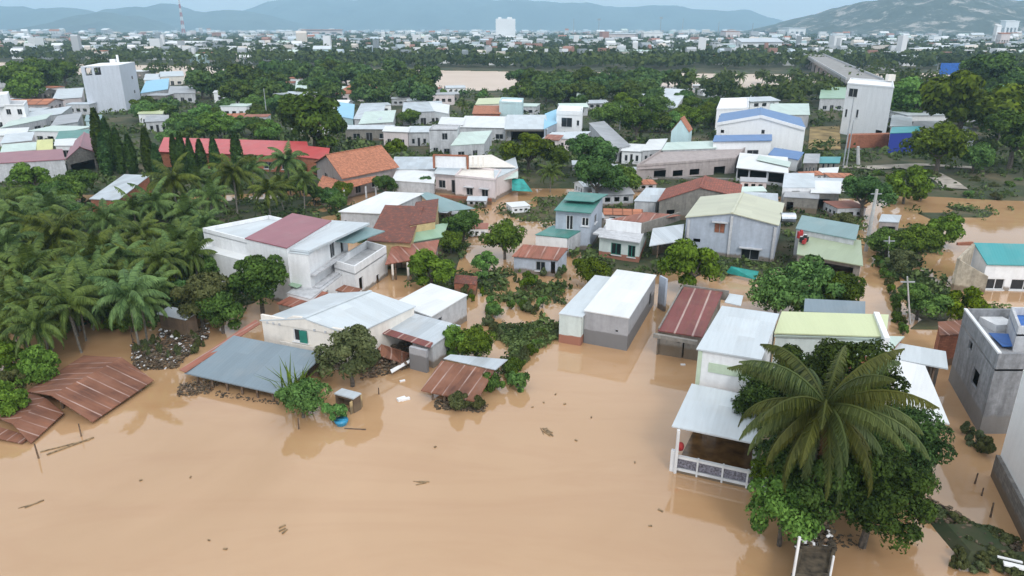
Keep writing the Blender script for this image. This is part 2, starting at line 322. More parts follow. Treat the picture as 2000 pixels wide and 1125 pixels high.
mb = MB(); mb.poly([P(*q, .66) for q in ((1578, 292), (1642, 292), (1640, 246), (1582, 248))]); tag(mb.build("dry_field", plain("dry_grass", (.30, .215, .09), .95, .3, .35)), kind="structure")
def strip(name, pxs, w0, w1, z, mat):
    pts = [P(a, b_, z) for a, b_ in pxs]; mb = MB(); Ls = []
    for i, p in enumerate(pts):
        d = pts[min(i+1, len(pts)-1)] - pts[max(i-1, 0)]; nn = Vector((-d.y, d.x, 0)).normalized(); w = w0 + (w1 - w0) * i / (len(pts) - 1)
        Ls.append((p + nn * w / 2, p - nn * w / 2))
    for (a, b_), (c_, d_) in zip(Ls, Ls[1:]): mb.poly([b_, d_, c_, a])
    return tag(mb.build(name, mat), kind="structure")
strip("dirt_path", [(1690, 328), (1760, 325), (1820, 338), (1850, 355), (1866, 368)], 3, 3.6, .62, plain("path_mat", (.36, .32, .27), .95, .2, .8))
strip("dirt_road", [(1640, 326), (1700, 326), (1800, 321), (1900, 327)], 2.5, 2.5, .60, M["path_mat"])

def ridge(name, prof, Y, depth, mat, rough, nz=14, step=None, seed=0):
    pts = [D(a, b_, Y) for a, b_ in prof]; x0, x1 = pts[0].x, pts[-1].x; N = int((x1 - x0) / step) + 1
    pr = [(p.x, max(0, p.z)) for p in pts]; mb = MB(); V = []
    for j in range(nz + 1):
        t = j / nz; s = 1 - abs(2 * t - 1); sh = math.sin(s * math.pi / 2) ** 1.25
        for i in range(N + 1):
            x = x0 + (x1 - x0) * i / N; h = interp(x, pr); y = Y + (t - .5) * depth
            q = Vector((x / (rough * 6), y / (rough * 6), seed)); nn = mnoise.fractal(q, 1.0, 2.1, 5)
            V.append((x, y, -2 + (h + 2) * sh * (1 + (.45 * nn) * (1.05 - s)) + rough * .5 * nn * sh))
    mb.v = V
    for j in range(nz):
        for i in range(N):
            a = j * (N + 1) + i; mb.f.append((a, a + 1, a + N + 2, a + N + 1)); mb.uv += [(0, 0)] * 4
    return tag(mb.build(name, mat, smooth=False), kind="structure")
m, n, l, b = nt("rocky_hill"); g = node(n, l, "ShaderNodeNewGeometry")
v1 = node(n, l, "ShaderNodeTexNoise", {"Vector": g.outputs["Position"], "Scale": .06, "Detail": 7.0, "Roughness": .8})
v2 = node(n, l, "ShaderNodeTexNoise", {"Vector": g.outputs["Position"], "Scale": .02, "Detail": 4.0})
f = node(n, l, "ShaderNodeMath", {0: v1.outputs["Fac"], 1: v2.outputs["Fac"]}, operation='ADD')
l.new(mixc(n, l, mrange(n, l, f.outputs[0], 1.06, 1.20, 0, .85), mixc(n, l, mrange(n, l, v1.outputs["Fac"], .35, .65, 0, 1), (.028, .04, .03), (.06, .08, .055)), (.42, .38, .34)), b.inputs["Base Color"]); b.inputs["Roughness"].default_value = .9
M["hill_far"] = plain("hill_far", (.07, .09, .07), .95, .25, .004)
ridge("rocky_hill", [(1500, 62), (1545, 54), (1600, 34), (1650, 12), (1690, 4), (1722, 1), (1760, -6), (1800, -9), (1850, -5), (1880, 5), (1920, 8), (1960, 3), (2010, 5), (2090, 0), (2200, 14), (2350, 50)], 2600, 1500, m, 62, nz=40, step=16, seed=3)
ridge("low_hill", [(90, 62), (130, 54), (170, 34), (195, 26), (215, 25), (245, 33), (275, 46), (310, 56), (340, 62)], 4600, 1400, M["hill_far"], 60, nz=20, step=25, seed=8)
ridge("mountain_range", [(-200, 30), (-60, 18), (0, 17), (50, 16), (80, 21), (110, 17), (170, 19), (205, 24), (235, 17), (275, 11), (310, 9), (335, 12), (360, 18), (390, 22), (440, 19), (480, 24), (540, 36), (600, 60)], 6200, 1800, M["hill_far"], 90, nz=24, step=40, seed=5)
ridge("distant_mountain", [(420, 58), (470, 32), (500, 18), (525, 8), (560, 1), (640, -6), (760, -8), (880, -3), (960, 2), (1100, 5), (1200, 9), (1300, 17), (1400, 22), (1460, 24), (1510, 36), (1550, 52), (1620, 60)], 8000, 2000, M["hill_far"], 110, nz=24, step=50, seed=11)

# ------------------------------------------------------------------ buildings
def panel(mb, p0, p1, zb, z0, z1, ops=(), th=.14, peak=0.0):
    d = Vector((p1.x - p0.x, p1.y - p0.y, 0)); L = d.length; d /= L; n = Vector((d.y, -d.x, 0))
    def at(u, z, k=0.0): return Vector((p0.x, p0.y, 0)) + d * u - n * k + Vector((0, 0, z))
    zt = min(z0, z1)
    ops = [(a * L, b * L, c, min(e, zt - .04)) for a, b, c, e in ops]
    us = sorted({0, L} | {q for o in ops for q in o[:2]}); zs = sorted({zb, zt} | {q for o in ops for q in o[2:]})
    for a, b in zip(us, us[1:]):
        for c, e in zip(zs, zs[1:]):
            if b - a < 1e-4 or e - c < 1e-4: continue
            if any(o[0] < (a+b)/2 < o[1] and o[2] < (c+e)/2 < o[3] for o in ops): continue
            mb.poly([at(a, c), at(b, c), at(b, e), at(a, e)], [(a, c), (b, c), (b, e), (a, e)])
    if abs(z0 - z1) > 1e-3:
        q = [(0, zt), (L, zt)] + ([(L, z1)] if z1 > zt else [(0, z0)])
        mb.poly([at(*k) for k in q], q)
    if peak: q = [(0, zt), (L, zt), (L / 2, zt + peak)]; mb.poly([at(*k) for k in q], q)
    out = []
    for a, b, c, e in ops:
        for q in (((a,c),(a,e)), ((b,e),(b,c)), ((a,e),(b,e)), ((b,c),(a,c))):
            (u0, v0), (u1, v1) = q; mb.poly([at(u0, v0), at(u0, v0, th), at(u1, v1, th), at(u1, v1)])
        out.append((a, b, c, e, at, d, n))
    return out
def fit(root, op, kind, framemat=None, panemat=None):
    a, b, c, e, at, d, n = op
    rz = math.atan2(d.y, d.x)
    if kind == 'o': return
    fm = M[framemat or 'frame']; w = .07
    name = 'door' if kind == 'd' else 'window'
    mb = MB()
    for (u0, u1, v0, v1) in ((a, a + w, c, e), (b - w, b, c, e), (a + w, b - w, e - w, e), (a + w, b - w, c, c + w)) + (((( a + b) / 2 - w / 2, (a + b) / 2 + w / 2, c + w, e - w),) if b - a > .8 else ()):
        mb.box(at((u0 + u1) / 2, (v0 + v1) / 2, .08), (u1 - u0, .07, v1 - v0), rz)
    fr = mb.build(name, fm, root)
    mb = MB(); k = .10; mb.poly([at(a + .01, c + .01, k), at(b - .01, c + .01, k), at(b - .01, e - .01, k), at(a + .01, e - .01, k)])
    build_sub(mb, 'door_leaf' if kind == 'd' else 'pane', M[panemat or 'glass_dark'], fr, root)
    if kind in 'ws':
        mb = MB(); mb.box(at((a + b) / 2, c - .05, -.06), (b - a + .2, .12, .07), rz); build_sub(mb, 'sill', M['white_paint'] if kind == 'w' else fm, fr, root)
    if kind == 'h':
        mb = MB(); mb.box(at((a + b) / 2, e + .16, -.26), (b - a + .5, .52, .09), rz); mb.build('window_hood', M['w_lightgrey'], root)
def house(label, FL, FR, BL, z, zb=None, roof='mono', rise=.8, ov=.2, wall='w_white', rf='r_white', win=(), base=-.9, name='house', cat='house',
          par=0.0, th=.09, group=None, root=None, posts=0, sides='FRBL', wz=None, parmat=None):
    zb = z if zb is None else zb
    A, B = P(*FL, z), P(*FR, z); Dd = P(*BL, zb); C = B + Dd - A; C.z = zb
    if root is None:
        c = (A + B) / 2; root = thing(name, label, cat, (c.x, c.y, max(0, gh(c.x, c.y))), group)
    if not isinstance(ov, tuple): ov = (ov,) * 4
    HOUSES.append((A.xy, B.xy, C.xy, Dd.xy))
    eu = Vector((B.x - A.x, B.y - A.y, 0)); W = eu.length; eu /= W; ev = Vector((Dd.x - A.x, Dd.y - A.y, 0)); Ln = ev.length; ev /= Ln
    def w(i, j):                          # wall corner (i along the front, j to the back), inset from the eaves
        return Vector((A.x, A.y, 0)) + eu * (ov[3] if i == 0 else W - ov[1]) + ev * (ov[0] if j == 0 else Ln - ov[2])
    a, b, c, d = w(0, 0), w(1, 0), w(1, 1), w(0, 1)
    zr = z - par - (th if roof in ('mono', 'flat') else .02); zrb = zb - par - (th if roof in ('mono', 'flat') else .02)
    if par: zr, zrb = z, zb
    sl_ = lambda t: zr + (zrb - zr) * t
    f0, f1 = sl_(ov[0] / Ln), sl_(1 - ov[2] / Ln)
    mb = MB(); todo = []
    S4 = {'F': (a, b, f0, f0), 'R': (b, c, f0, f1), 'B': (c, d, f1, f1), 'L': (d, a, f1, f0)}
    for s in sides:
        p0, p1, q0, q1 = S4[s]; pk = 0
        if roof == 'gable_f' and s in 'FB': pk = rise * (W - ov[1] - ov[3]) / W
        if roof == 'gable_s' and s in 'LR': pk = rise * (Ln - ov[0] - ov[2]) / Ln
        ws = [x for x in win if x[0] == s]
        for op, x in zip(panel(mb, p0, p1, base, q0, q1, [x[1:5] for x in ws], peak=pk), ws): todo.append((op, x))
    if sides: wl_ = mb.build('wall', M[wall], root)
    for op, x in todo: fit(root, op, x[5], *(x[6:8]))
    for i in range(posts):                # open shed: posts along the front and the back
        t = (i + .5) / posts
        for q, zz in ((a + (b - a) * t, f0), (d + (c - d) * t, f1)):
            mb = MB(); mb.bar((q.x, q.y, base), (q.x, q.y, zz), .13); mb.build('post', M['wood'], root)
    rm = M[rf]; mb = MB()
    if roof in ('mono', 'flat'):
        if par:
            mb.slab([(a.x, a.y, z - par), (b.x, b.y, z - par), (c.x, c.y, zb - par), (d.x, d.y, zb - par)], .12); mb.build('roof', rm, root)
            mb = MB(); hp = (zr - par / 2)
            t2 = .16
            for p0, p1, cut in ((a, b, 0), (d, c, 0), (b, c, t2), (a, d, t2)):
                q = (p1 - p0).normalized(); nn = Vector((-q.y, q.x, 0)); cen = (a + b + c + d) / 4
                if nn.dot(cen - p0) < 0: nn = -nn
                s0 = p0 + q * cut + nn * (t2 / 2 - .02); s1 = p1 - q * cut + nn * (t2 / 2 - .02)
                mb.bar((s0.x, s0.y, z - par / 2 + .03), (s1.x, s1.y, z - par / 2 + .03), t2, par + .03)
            mb.build('parapet', M[parmat or wall], root)
        else:
            mb.slab([A, B, C, Dd], th); mb.build('roof', rm, root)
    elif roof == 'gable_f':
        r0 = (A + B) / 2; r1 = (Dd + C) / 2; r0.z += rise; r1.z += rise
        mb.slab([Dd, A, r0, r1], th); mb.slab([B, C, r1, r0], th); o = mb.build('roof', rm, root)
        rc = MB(); rc.bar(r0 + Vector((0, 0, .03)), r1 + Vector((0, 0, .03)), .3, .07); build_sub(rc, 'ridge_cap', rm, o, root)
    elif roof == 'gable_s':
        r0 = (A + Dd) / 2; r1 = (B + C) / 2; r0.z = r1.z = (z + zb) / 2 + rise
        mb.slab([A, B, r1, r0], th); mb.slab([r0, r1, C, Dd], th); o = mb.build('roof', rm, root)
        rc = MB(); rc.bar(r0 + Vector((0, 0, .03)), r1 + Vector((0, 0, .03)), .3, .07); build_sub(rc, 'ridge_cap', rm, o, root)
    return dict(root=root, A=A, B=B, C=C, D=Dd, a=a, b=b, c=c, d=d, eu=eu, ev=ev, n=Vector((eu.y, -eu.x, 0)))
def sheet(root, name, pts, mat, th=.06, label=None):
    mb = MB(); q = [P(*p) for p in pts]
    nn = (q[1] - q[0]).cross(q[2] - q[0]); q = q if nn.z > 0 else q[::-1]
    mb.slab(q, th); o = mb.build(name, M[mat], root)
    if label: o['label'] = label
    return o
def wallp(root, name, p0, p1, zb, mat, th=.15):      # free wall between two top points (px,py,z)
    a, b = P(*p0), P(*p1); mb = MB(); zt = (a.z + b.z) / 2
    if abs(a.z - b.z) < .05: mb.bar((a.x, a.y, (zt + zb) / 2), (b.x, b.y, (zt + zb) / 2), th, zt - zb)
    else:
        d = (b - a); n_ = Vector((d.y, -d.x, 0)).normalized() * th / 2
        for s in (1, -1):
            q = [Vector((a.x, a.y, zb)) + n_ * s, Vector((b.x, b.y, zb)) + n_ * s, b + n_ * s, a + n_ * s]; mb.poly(q if s == 1 else q[::-1])
        mb.poly([a + n_, b + n_, b - n_, a - n_])
        for e_ in (a, b): mb.poly([Vector((e_.x, e_.y, zb)) + n_, e_ + n_, e_ - n_, Vector((e_.x, e_.y, zb)) - n_])
    return mb.build(name, M[mat], root)
def postp(root, name, px, py, z0, z1, mat, w=.16):
    p = P(px, py, z0); mb = MB(); mb.bar((p.x, p.y, z0), (p.x, p.y, z1), w); return mb.build(name, M[mat], root)
def boxp(root, name, p, sz, mat, rz=0.0):            # small box whose base centre is at pixel (px,py,z)
    c = P(*p); c.z += sz[2] / 2; mb = MB(); mb.box(c, sz, rz); return mb.build(name, M[mat], root)

HOUSES = []
# ---- near rows
h = house("bright white roofed grey block house in open flood water with a dark tide band", (1140, 606), (1229, 621), (1205, 526), 2.85, wall='w_block', rf='r_white', ov=(.06, .06, .06, .06),
          win=[('F', .72, .78, 1.45, 1.62, 'o'), ('R', .78, .9, .5, 1.8, 'o')])
r = h['root']
house(0, (1091, 612), (1138, 619), (1162, 537), 2.55, wall='w_mint', rf='r_pale', ov=(.05, .12, .05, .05), root=r)
wallp(r, 'back_wall', (1290, 538, 3.1), (1303, 545, 3.1), -.8, 'w_bluegrey', .2)
h = house("maroon tin roofed shed with pale rust stripes between two white roofed houses", (1285, 645), (1372, 658), (1336, 560), 2.15, zb=2.35, wall='w_dirty', rf='r_striped', ov=(.3, .1, .1, .1), win=[('F', .42, .5, 1.25, 1.6, 'o'), ('F', .57, .61, -.5, 1.3, 'o')], name='shed', cat='shed')
r = h['root']; wallp(r, 'front_parapet', (1277, 651, 2.12), (1362, 666, 2.12), 1.84, 'w_dirty', .3)
wallp(r, 'side_wall', (1287, 640, 2.3), (1334, 556, 2.4), -.8, 'w_dirty', .12); wallp(r, 'back_parapet', (1337, 556, 2.5), (1424, 568, 2.5), 1.6, 'w_dirty', .15)
sheet(r, 'lean_to_roof', [(1415, 590, 2.1), (1447, 597, 2.1), (1452, 577, 2.1), (1425, 573, 2.1)], 'r_pale')

h = house("white narrow two storey house with porch roof and mosaic balustrade at the flood edge", (1360, 681), (1488, 702), (1410, 597), 5.5, wall='w_white', rf='r_pale', ov=(.15, .1, .1, .1),
          win=[('F', .05, .95, -.5, 2.6, 'o')])
r = h['root']; A, B, n_ = h['a'], h['b'], h['n']
d_ = (B - A).normalized()
mb = MB(); q = A + d_ * 1.85 + n_ * .03; mb.box((q.x, q.y, 4.35), (2.3, .05, .62), math.atan2(d_.y, d_.x)); mb.build('green_wall_panel', M['w_green'], r)
mb = MB(); q = A + d_ * .14 + n_ * .04; mb.box((q.x, q.y, 4.2), (.24, .07, 2.3), math.atan2(d_.y, d_.x)); mb.build('corner_pilaster', M['w_green'], r)
fd = (P(1445, 860, 2.9) - P(1312, 832, 2.9)).normalized()
sheet(r, 'porch_roof', [(1312, 832, 2.9), (1478, 867, 2.9), (1484, 776, 3.25), (1351, 749, 3.25)], 'r_pale', .08, "pale tin porch roof")
for t in (.02, .96):
    q = P(1322, 838, 2.85) + fd * 5.2 * t; mb = MB(); mb.bar((q.x, q.y, -.8), (q.x, q.y, 2.82), .15); mb.build('porch_post', M['white_paint'], r)
b0, b1 = P(1316, 886, 1.12), P(1500, 926, 1.12); bd = (b1 - b0); bl = bd.length; bd.normalize(); rz = math.atan2(bd.y, bd.x); bm = (b0 + b1) / 2
mb = MB(); mb.box((bm.x, bm.y, .62), (bl, .12, .56), rz); bal = mb.build('balustrade', M['mosaic'], r)
pf = plain('shaded_water', (.16, .085, .03), .15, .3, 1.2); sheet(r, 'porch_shade_sheet', [(1326, 898, .07), (1480, 930, .07), (1490, 858, .07), (1362, 826, .07)], 'shaded_water', .03)  # dark brown sheet over the water: the porch's shade put into colour
wallp(r, 'porch_shade_wall', (1478, 867, 2.7), (1484, 776, 2.9), -.8, 'w_lightgrey', .15)  # wall hidden behind the palm, added to cut light under the porch
for zz, tz in ((1.0, .14), (.22, .16)):
    mb = MB(); mb.box((bm.x, bm.y, zz), (bl, .2, tz), rz); build_sub(mb, 'rail', M['white_paint'], bal, r)
mb = MB(); mb.box((bm.x, bm.y, -.38), (bl, .24, 1.04), rz); build_sub(mb, 'plinth', M['w_dirty'], bal, r)
for t in (0, .27, .54, .8):
    q = b0 + bd * (bl * t); mb = MB(); mb.box((q.x, q.y, .35 if t else .45), (.3 if t == 0 else .1, .26, 1.5 if t else 1.8), rz); build_sub(mb, 'pillar', M['white_paint'], bal, r)
for t, w_, hh in ((.15, .5, 1.9), (.32, .9, 1.4), (.5, .6, 1.7), (.68, .7, 1.2)):
    q = A + d_ * 4.0 * t + n_ * .45; mb = MB(); mb.box((q.x, q.y, hh / 2 - .3), (w_, .4, hh), rz); mb.box((q.x, q.y, hh - .3 + .2), (w_ * .5, .3, .4), rz); tag(mb.build('cupboard', M['wood' if t != .32 else 'tank_steel'], None, (q.x, q.y, 0)), ["dark wooden cupboard by the door in the flooded porch", "grey metal cabinet in the flooded porch", "tall brown cupboard in the middle of the flooded porch", "low brown cabinet at the right of the flooded porch"][(0.15, .32, .5, .68).index(t)], "cupboard")
q = P(1329, 872, 1.4); mb = MB(); mb.tube([q + Vector((0, 0, -.28)), q + Vector((0, 0, -.2)), q, q + Vector((0, 0, .2)), q + Vector((0, 0, .28))], [.05, .17, .22, .16, .04], 10); tag(mb.build('lantern', M['red_cloth'], None, q, True), "round red lantern hanging at the left porch post", "lantern")

h = house("pale yellow green roofed house behind the big palm", (1512, 650), (1731, 657), (1527, 608), 4.7, zb=5.2, wall='w_mint', rf='r_lime', ov=(.25, .05, .1, .1)); r = h['root']
wallp(r, 'side_parapet', (1733, 660, 4.9), (1712, 609, 5.4), 3.0, 'w_white', .35)
sheet(r, 'front_fascia', [(1512, 654, 4.55), (1731, 661, 4.55), (1731, 664, 4.4), (1512, 657, 4.4)], 'r_mint')
h = house("blue grey lean to wall and roof behind the yellow green roof", (1570, 608), (1690, 614), (1572, 583), 4.3, zb=4.9, wall='w_bluegrey', rf='r_slate', ov=.05, name='lean_to', cat='lean-to')
h = house("small brick house with translucent pale roof beside the big palm", (1650, 692), (1730, 694), (1690, 655), 3.6, zb=3.9, wall='w_brick', rf='r_mint', ov=.12, win=[('F', .85, .98, .2, 2.4, 'd', 'frame', 'dark')])
h = house("white canopy roof on thin posts right of the brick house", (1728, 697), (1852, 720), (1728, 665), 3.2, zb=3.5, wall='w_dirty', rf='r_pale', posts=3, sides='B', name='carport', cat='carport')
h = house("long bright white tin roofed house right of the big palm", (1766, 806), (1855, 828), (1731, 698), 3.1, zb=3.4, wall='w_white', rf='r_white', ov=(.3, .35, .1, .1), win=[('R', .5, .6, .2, 2, 'o'), ('F', .5, .75, .6, 1.8, 'w')])

h = house("unfinished grey cement two storey house with an open walled roof terrace", (1951, 692), (2085, 692), (1884, 604), 5.5, wall='w_concrete', rf='r_grey', ov=.0, par=1.0, win=[('L', .55, .72, 2.0, 3.1, 'o'), ('L', .3, .4, 3.6, 4.2, 'o')]); r = h['root']
wallp(r, 'roof_side_coping', (1953, 688, 5.62), (1886, 602, 5.62), 5.5, 'white_paint', .2)
mb = MB(); q = P(1942, 636, 4.5); mb.box((q.x, q.y, 4.75), (1.6, 2.0, .5), .15); mb.build('roof_slab', M['w_white'], r)
hh = house("grey columned stair tower of the unfinished house with blue cover", (1987, 640), (2060, 640), (1972, 600), 6.2, wall='w_lightgrey', rf='tarp_blue', ov=.1, par=.5, root=r, base=4.4)
tag(sheet(None, 'tarpaulin', [(1931, 650, 4.75), (1958, 676, 4.75), (1985, 676, 4.75), (1975, 652, 4.75)], 'tarp_blue', .05), "blue tarpaulin spread on the open roof of the grey cement house", "tarpaulin")
zz = Zt(1990, 722, 930); g0, g1 = P(2035, 1118, zz), P(1942, 930, zz); g0, g1 = P(2035, 1118), P(1942, 930); g0.z = g1.z = zz; gr = Vector((g1.y - g0.y, g0.x - g1.x, 0)).normalized() * 6 + g0
h = house("white walled house with rough grey stone base at the right edge", U(g0), U(gr), U(g1), zz, wall='w_bright', rf='r_white', ov=0.02); r = h['root']
mb = MB(); a, d = h['a'], h['d']; nn = Vector((-(gr - g0).x, -(gr - g0).y, 0)).normalized(); q0 = a + nn * .1; q1 = d + nn * .1
mb.bar((q0.x, q0.y, .1), (q1.x, q1.y, .1), .24, 2.6); mb.build('stone_base', M['w_stone'], r)
h = house("small rust roofed brick shed beside the grey cement house", (1835, 655), (1886, 652), (1832, 628), 2.6, zb=2.9, wall='w_brick', rf='r_rust', ov=.12, name='shed', cat='shed')
h = house("dark open topped concrete pen at the bottom edge", (1547, 1125), (1622, 1125), (1562, 1068), 1.5, wall='debris_dark', rf='debris_dark', ov=0, par=.15, name='pen', cat='pen'); r = h['root']
postp(r, 'post', 1549, 1126, 1.5, 3.6, 'white_paint', .09); postp(r, 'post', 1621, 1126, 1.5, 2.6, 'white_paint', .07)

# ---- left of centre
h = house("cream fronted house with long grey white gable roof and green shuttered window", (507, 625), (688, 655), (642, 573), 3.0, roof='gable_f', rise=.75, wall='w_cream', rf='r_pale', ov=(.1, .1, .1, .1),
          win=[('F', .35, .51, 1.7, 2.72, 'w', 'white_paint', 'dark')]); r = h['root']
A, B, n_, eu = h['a'], h['b'], h['n'], h['eu']; rz = math.atan2(eu.y, eu.x); W = (B - A).length
mb = MB(); p = lambda u, z, k=.06: A + eu * (u * W) + n_ * k + Vector((0, 0, z))
prof = [(0, 3.45), (.28, 3.4), (.36, 3.72), (.44, 3.78), (.52, 3.72), (.6, 3.35), (1, 3.3)]
pts = [p(u, z) for u, z in prof]; low = [p(1, 2.85), p(0, 2.85)]
mb.poly(low[::-1] + pts[::-1]); mb.poly([q - n_ * .2 for q in (pts + low)])
for q0, q1 in zip(pts, pts[1:]): mb.poly([q0, q1, q1 - n_ * .2, q0 - n_ * .2])
for q0, q1 in ((low[1], pts[0]), (pts[-1], low[0])): mb.poly([q0, q1, q1 - n_ * .2, q0 - n_ * .2])
mb.build('front_parapet', M['w_cream'], r)
mb = MB(); q = p(.52, 1.45, .3); mb.box(q, (W * .56, .55, .1), rz); mb.box(p(.52, 1.62, .55), (W * .56, .06, .3), rz); mb.build('balcony_ledge', M['w_cream'], r)
mb = MB(); q = p(.47, 2.2, .1); mb.box(q, (.66, .05, .98), rz); mb.build('shutter', M['green_shutter'], r)
for u in (.07, .14, .21, .6, .72, .8):
    mb = MB(); mb.box(p(u, 2.9, .075), (.18, .04, .18), rz); mb.build('vent_tile', M['w_lightgrey'], r)
h = house("slate grey tin roofed open shed awash at the edge of the flood", (360, 728), (548, 770), (456, 655), .85, zb=1.9, wall='w_wood', rf='r_slate', ov=.25, posts=6, sides='B', name='shed', cat='shed')
sheet(h['root'], 'roof_strip', [(350, 722, .95), (362, 727, .95), (508, 632, 2.2), (500, 624, 2.2)], 'r_rustred', .05, "rusty strip of roofing along the left edge")
h = house("glaring white flat roofed grey house in front of the two storey villa", (768, 592), (843, 618), (841, 553), 2.4, wall='w_lightgrey', rf='r_white', ov=(.1, .08, .1, .1), win=[('R', .1, .28, .4, 1.8, 'o')])
h = house("grey white tin roofed house with maroon eave strip over a dark open front", (703, 637), (842, 677), (764, 600), 1.95, zb=2.3, wall='w_lightgrey', rf='r_silver', ov=(.35, .15, .1, .1), win=[('F', .12, .72, .1, 1.75, 'o')]); r = h['root']
sheet(r, 'eave_strip', [(702, 638, 1.98), (840, 679, 1.98), (846, 669, 2.08), (714, 628, 2.08)], 'r_striped', .03)
sheet(r, 'patio_roof', [(830, 678, 1.75), (862, 662, 1.75), (857, 640, 2.0), (828, 650, 2.0)], 'r_pale', .05)
wallp(r, 'bay_wall', (801, 676, 1.8), (834, 684, 1.8), -.8, 'w_block', .3)
sheet(r, 'fallen_sheet', [(730, 690, .9), (790, 712, .3), (800, 690, .3), (745, 672, 1.3)], 'r_rust', .05); sheet(r, 'fallen_board', [(765, 728, .3), (802, 706, .5), (800, 702, .55), (762, 722, .4)], 'plastic_white', .06)
h = house("small rusty corrugated roofed shack standing alone in the flood", (822, 762), (931, 784), (862, 704), .75, zb=1.35, wall='w_wood', rf='r_rust', ov=.3, posts=4, sides='B', name='shack', cat='shack'); r = h['root']
sheet(r, 'white_roof_sheet', [(866, 700, 1.45), (968, 722, 1.45), (992, 702, 1.45), (880, 692, 1.45)], 'r_silver', .05)
# collapsed rusty roof, its two low wings leaning on the mud
r = thing('collapsed_roof', "large collapsed rusty corrugated roof sagging into the water at lower left", "collapsed roof", P(190, 790, 0))
rt0, rt1 = (100, 772, 1.5), (238, 698, 1.5); f0, f1 = (180, 824, .25), (300, 742, .35); k0, k1 = (52, 764, .7), (163, 694, .8)
sheet(r, 'front_roof_plane', [f0, f1, rt1, rt0], 'r_rust', .06); sheet(r, 'back_roof_plane', [rt0, rt1, k1, k0], 'r_rust', .06)
a, b = P(100, 772, 1.3), P(238, 698, 1.3)
for t in (.1, .5, .9):
    q = a + (b - a) * t; mb = MB(); mb.bar((q.x, q.y, -1), (q.x, q.y, 1.28), .14); mb.build('post', M['wood'], r)
for t in (.05, .35, .65, .95):
    q = P(184, 822, .1) + (P(296, 744, .1) - P(184, 822, .1)) * t + Vector((0, .3, 0)); mb = MB(); mb.bar((q.x, q.y, -1), (q.x, q.y, .22), .1); mb.build('post', M['wood'], r)
r = thing('collapsed_roof', "smaller broken rusty roof sheet at the left edge beside the large collapsed roof", "collapsed roof", P(60, 840, 0))
sheet(r, 'front_roof_plane', [(60, 866, .15), (124, 806, .3), (90, 778, .95), (25, 828, .9)], 'r_rust', .06); sheet(r, 'back_roof_plane', [(25, 828, .9), (90, 778, .95), (50, 762, .5), (-40, 800, .45)], 'r_rust', .06)
sheet(r, 'fallen_sheet', [(-30, 850, .3), (42, 866, .12), (60, 852, .2), (-20, 828, .4)], 'r_rust', .05)

# two storey white villa
h = house("white two storey villa with maroon tin roof and layered balconies", (478, 465), (560, 484), (571, 416), 5.6, zb=5.8, wall='w_white', rf='r_maroon', ov=.1); r = h['root']
sheet(r, 'flat_roof', [(562, 485, 5.35), (604, 490, 5.35), (722, 435, 5.35), (648, 430, 5.35)], 'r_pale', .2)
house(0, (560, 492), (602, 497), (640, 441), 5.1, wall='w_white', rf='r_pale', ov=.05, root=r, win=[('R', .52, .64, 3.2, 4.6, 'w'), ('R', .8, .88, 3.0, 4.7, 'd', 'frame', 'dark')])
sheet(r, 'awning', [(628, 468, 4.7), (690, 474, 4.5), (752, 451, 4.5), (702, 440, 4.9)], 'r_tealgrey', .1)
house(0, (396, 446), (482, 468), (525, 421), 5.2, wall='w_white', rf='r_pale', ov=.0, root=r, par=.35)
house(0, (372, 482), (470, 508), (478, 462), 3.6, wall='w_white', rf='r_white', ov=.0, root=r)
for zz in (3.15, 2.0):
    a, b, n_ = h['b'], h['c'], Vector((h['ev'].y, -h['ev'].x, 0)); b = a + (b - a) * .75
    off = n_ * (2.35 if zz > 3 else 2.6); mb = MB(); mb.bar(a + off + Vector((0, 0, zz)), b + off + Vector((0, 0, zz)), .5, .14); mb.build('balcony_band', M['w_lightgrey'], r)
house(0, (652, 509), (692, 521), (716, 471), 3.1, wall='w_white', rf='w_lightgrey', ov=.0, root=r, par=.7, win=[('R', .1, .22, .4, 1.7, 'o'), ('R', .62, .72, .0, .8, 'o')])
sheet(r, 'awning', [(562, 556, 2.2), (580, 562, 2.1), (654, 520, 2.1), (640, 508, 2.3)], 'r_green', .06, "green lower awning")
house(0, (560, 572), (606, 584), (640, 516), 1.9, wall='w_white', rf='w_lightgrey', ov=.0, root=r, win=[('R', .1, .22, .4, 1.5, 'o'), ('R', .3, .42, .4, 1.5, 'o')])
# hammock-like cloth on balcony left out; rust strips at the foot
h = house("rusty red lean to roofs at the foot of the white villa", (540, 592), (585, 602), (597, 562), 1.5, zb=1.8, wall='w_dirty', rf='r_rustred', ov=.1, name='lean_to', cat='lean-to')
h = house("small dark red roofed kitchen between the villa and the white flat roof", (655, 566), (690, 574), (672, 556), 1.6, zb=1.9, wall='w_lightgrey', rf='r_rust', ov=.1, name='lean_to', cat='lean-to')

# ---- second row, centre
h = house("white roofed house with slate blue right roof plane behind the old tiled roof", (660, 413), (742, 417), (752, 374), 2.9, roof='mono', zb=3.5, wall='w_lightgrey', rf='r_white', ov=(.2, .2, .2, .2), win=[('F', .08, .14, .8, 1.8, 'w')]); r = h['root']
sheet(r, 'right_roof_plane', [(858, 414, 2.6), (928, 407, 2.6), (836, 375, 3.5), (818, 377, 3.5)], 'r_tealgrey', .05)
h = house("weathered old red tile roofed house with bare yellow gable", (716, 470), (802, 474), (752, 400), 3.0, zb=4.0, wall='w_yellow', rf='t_old', ov=(.3, .1, .1, .1)); r = h['root']
house(0, (800, 440), (850, 432), (812, 394), 3.6, wall='w_yellow', rf='t_old', ov=.05, root=r, zb=3.9)
h = house("pale green roofed lean to beside the old tile roof", (776, 477), (866, 462), (790, 448), 2.3, zb=2.9, wall='w_dirty', rf='r_green', ov=.15, name='lean_to', cat='lean-to')
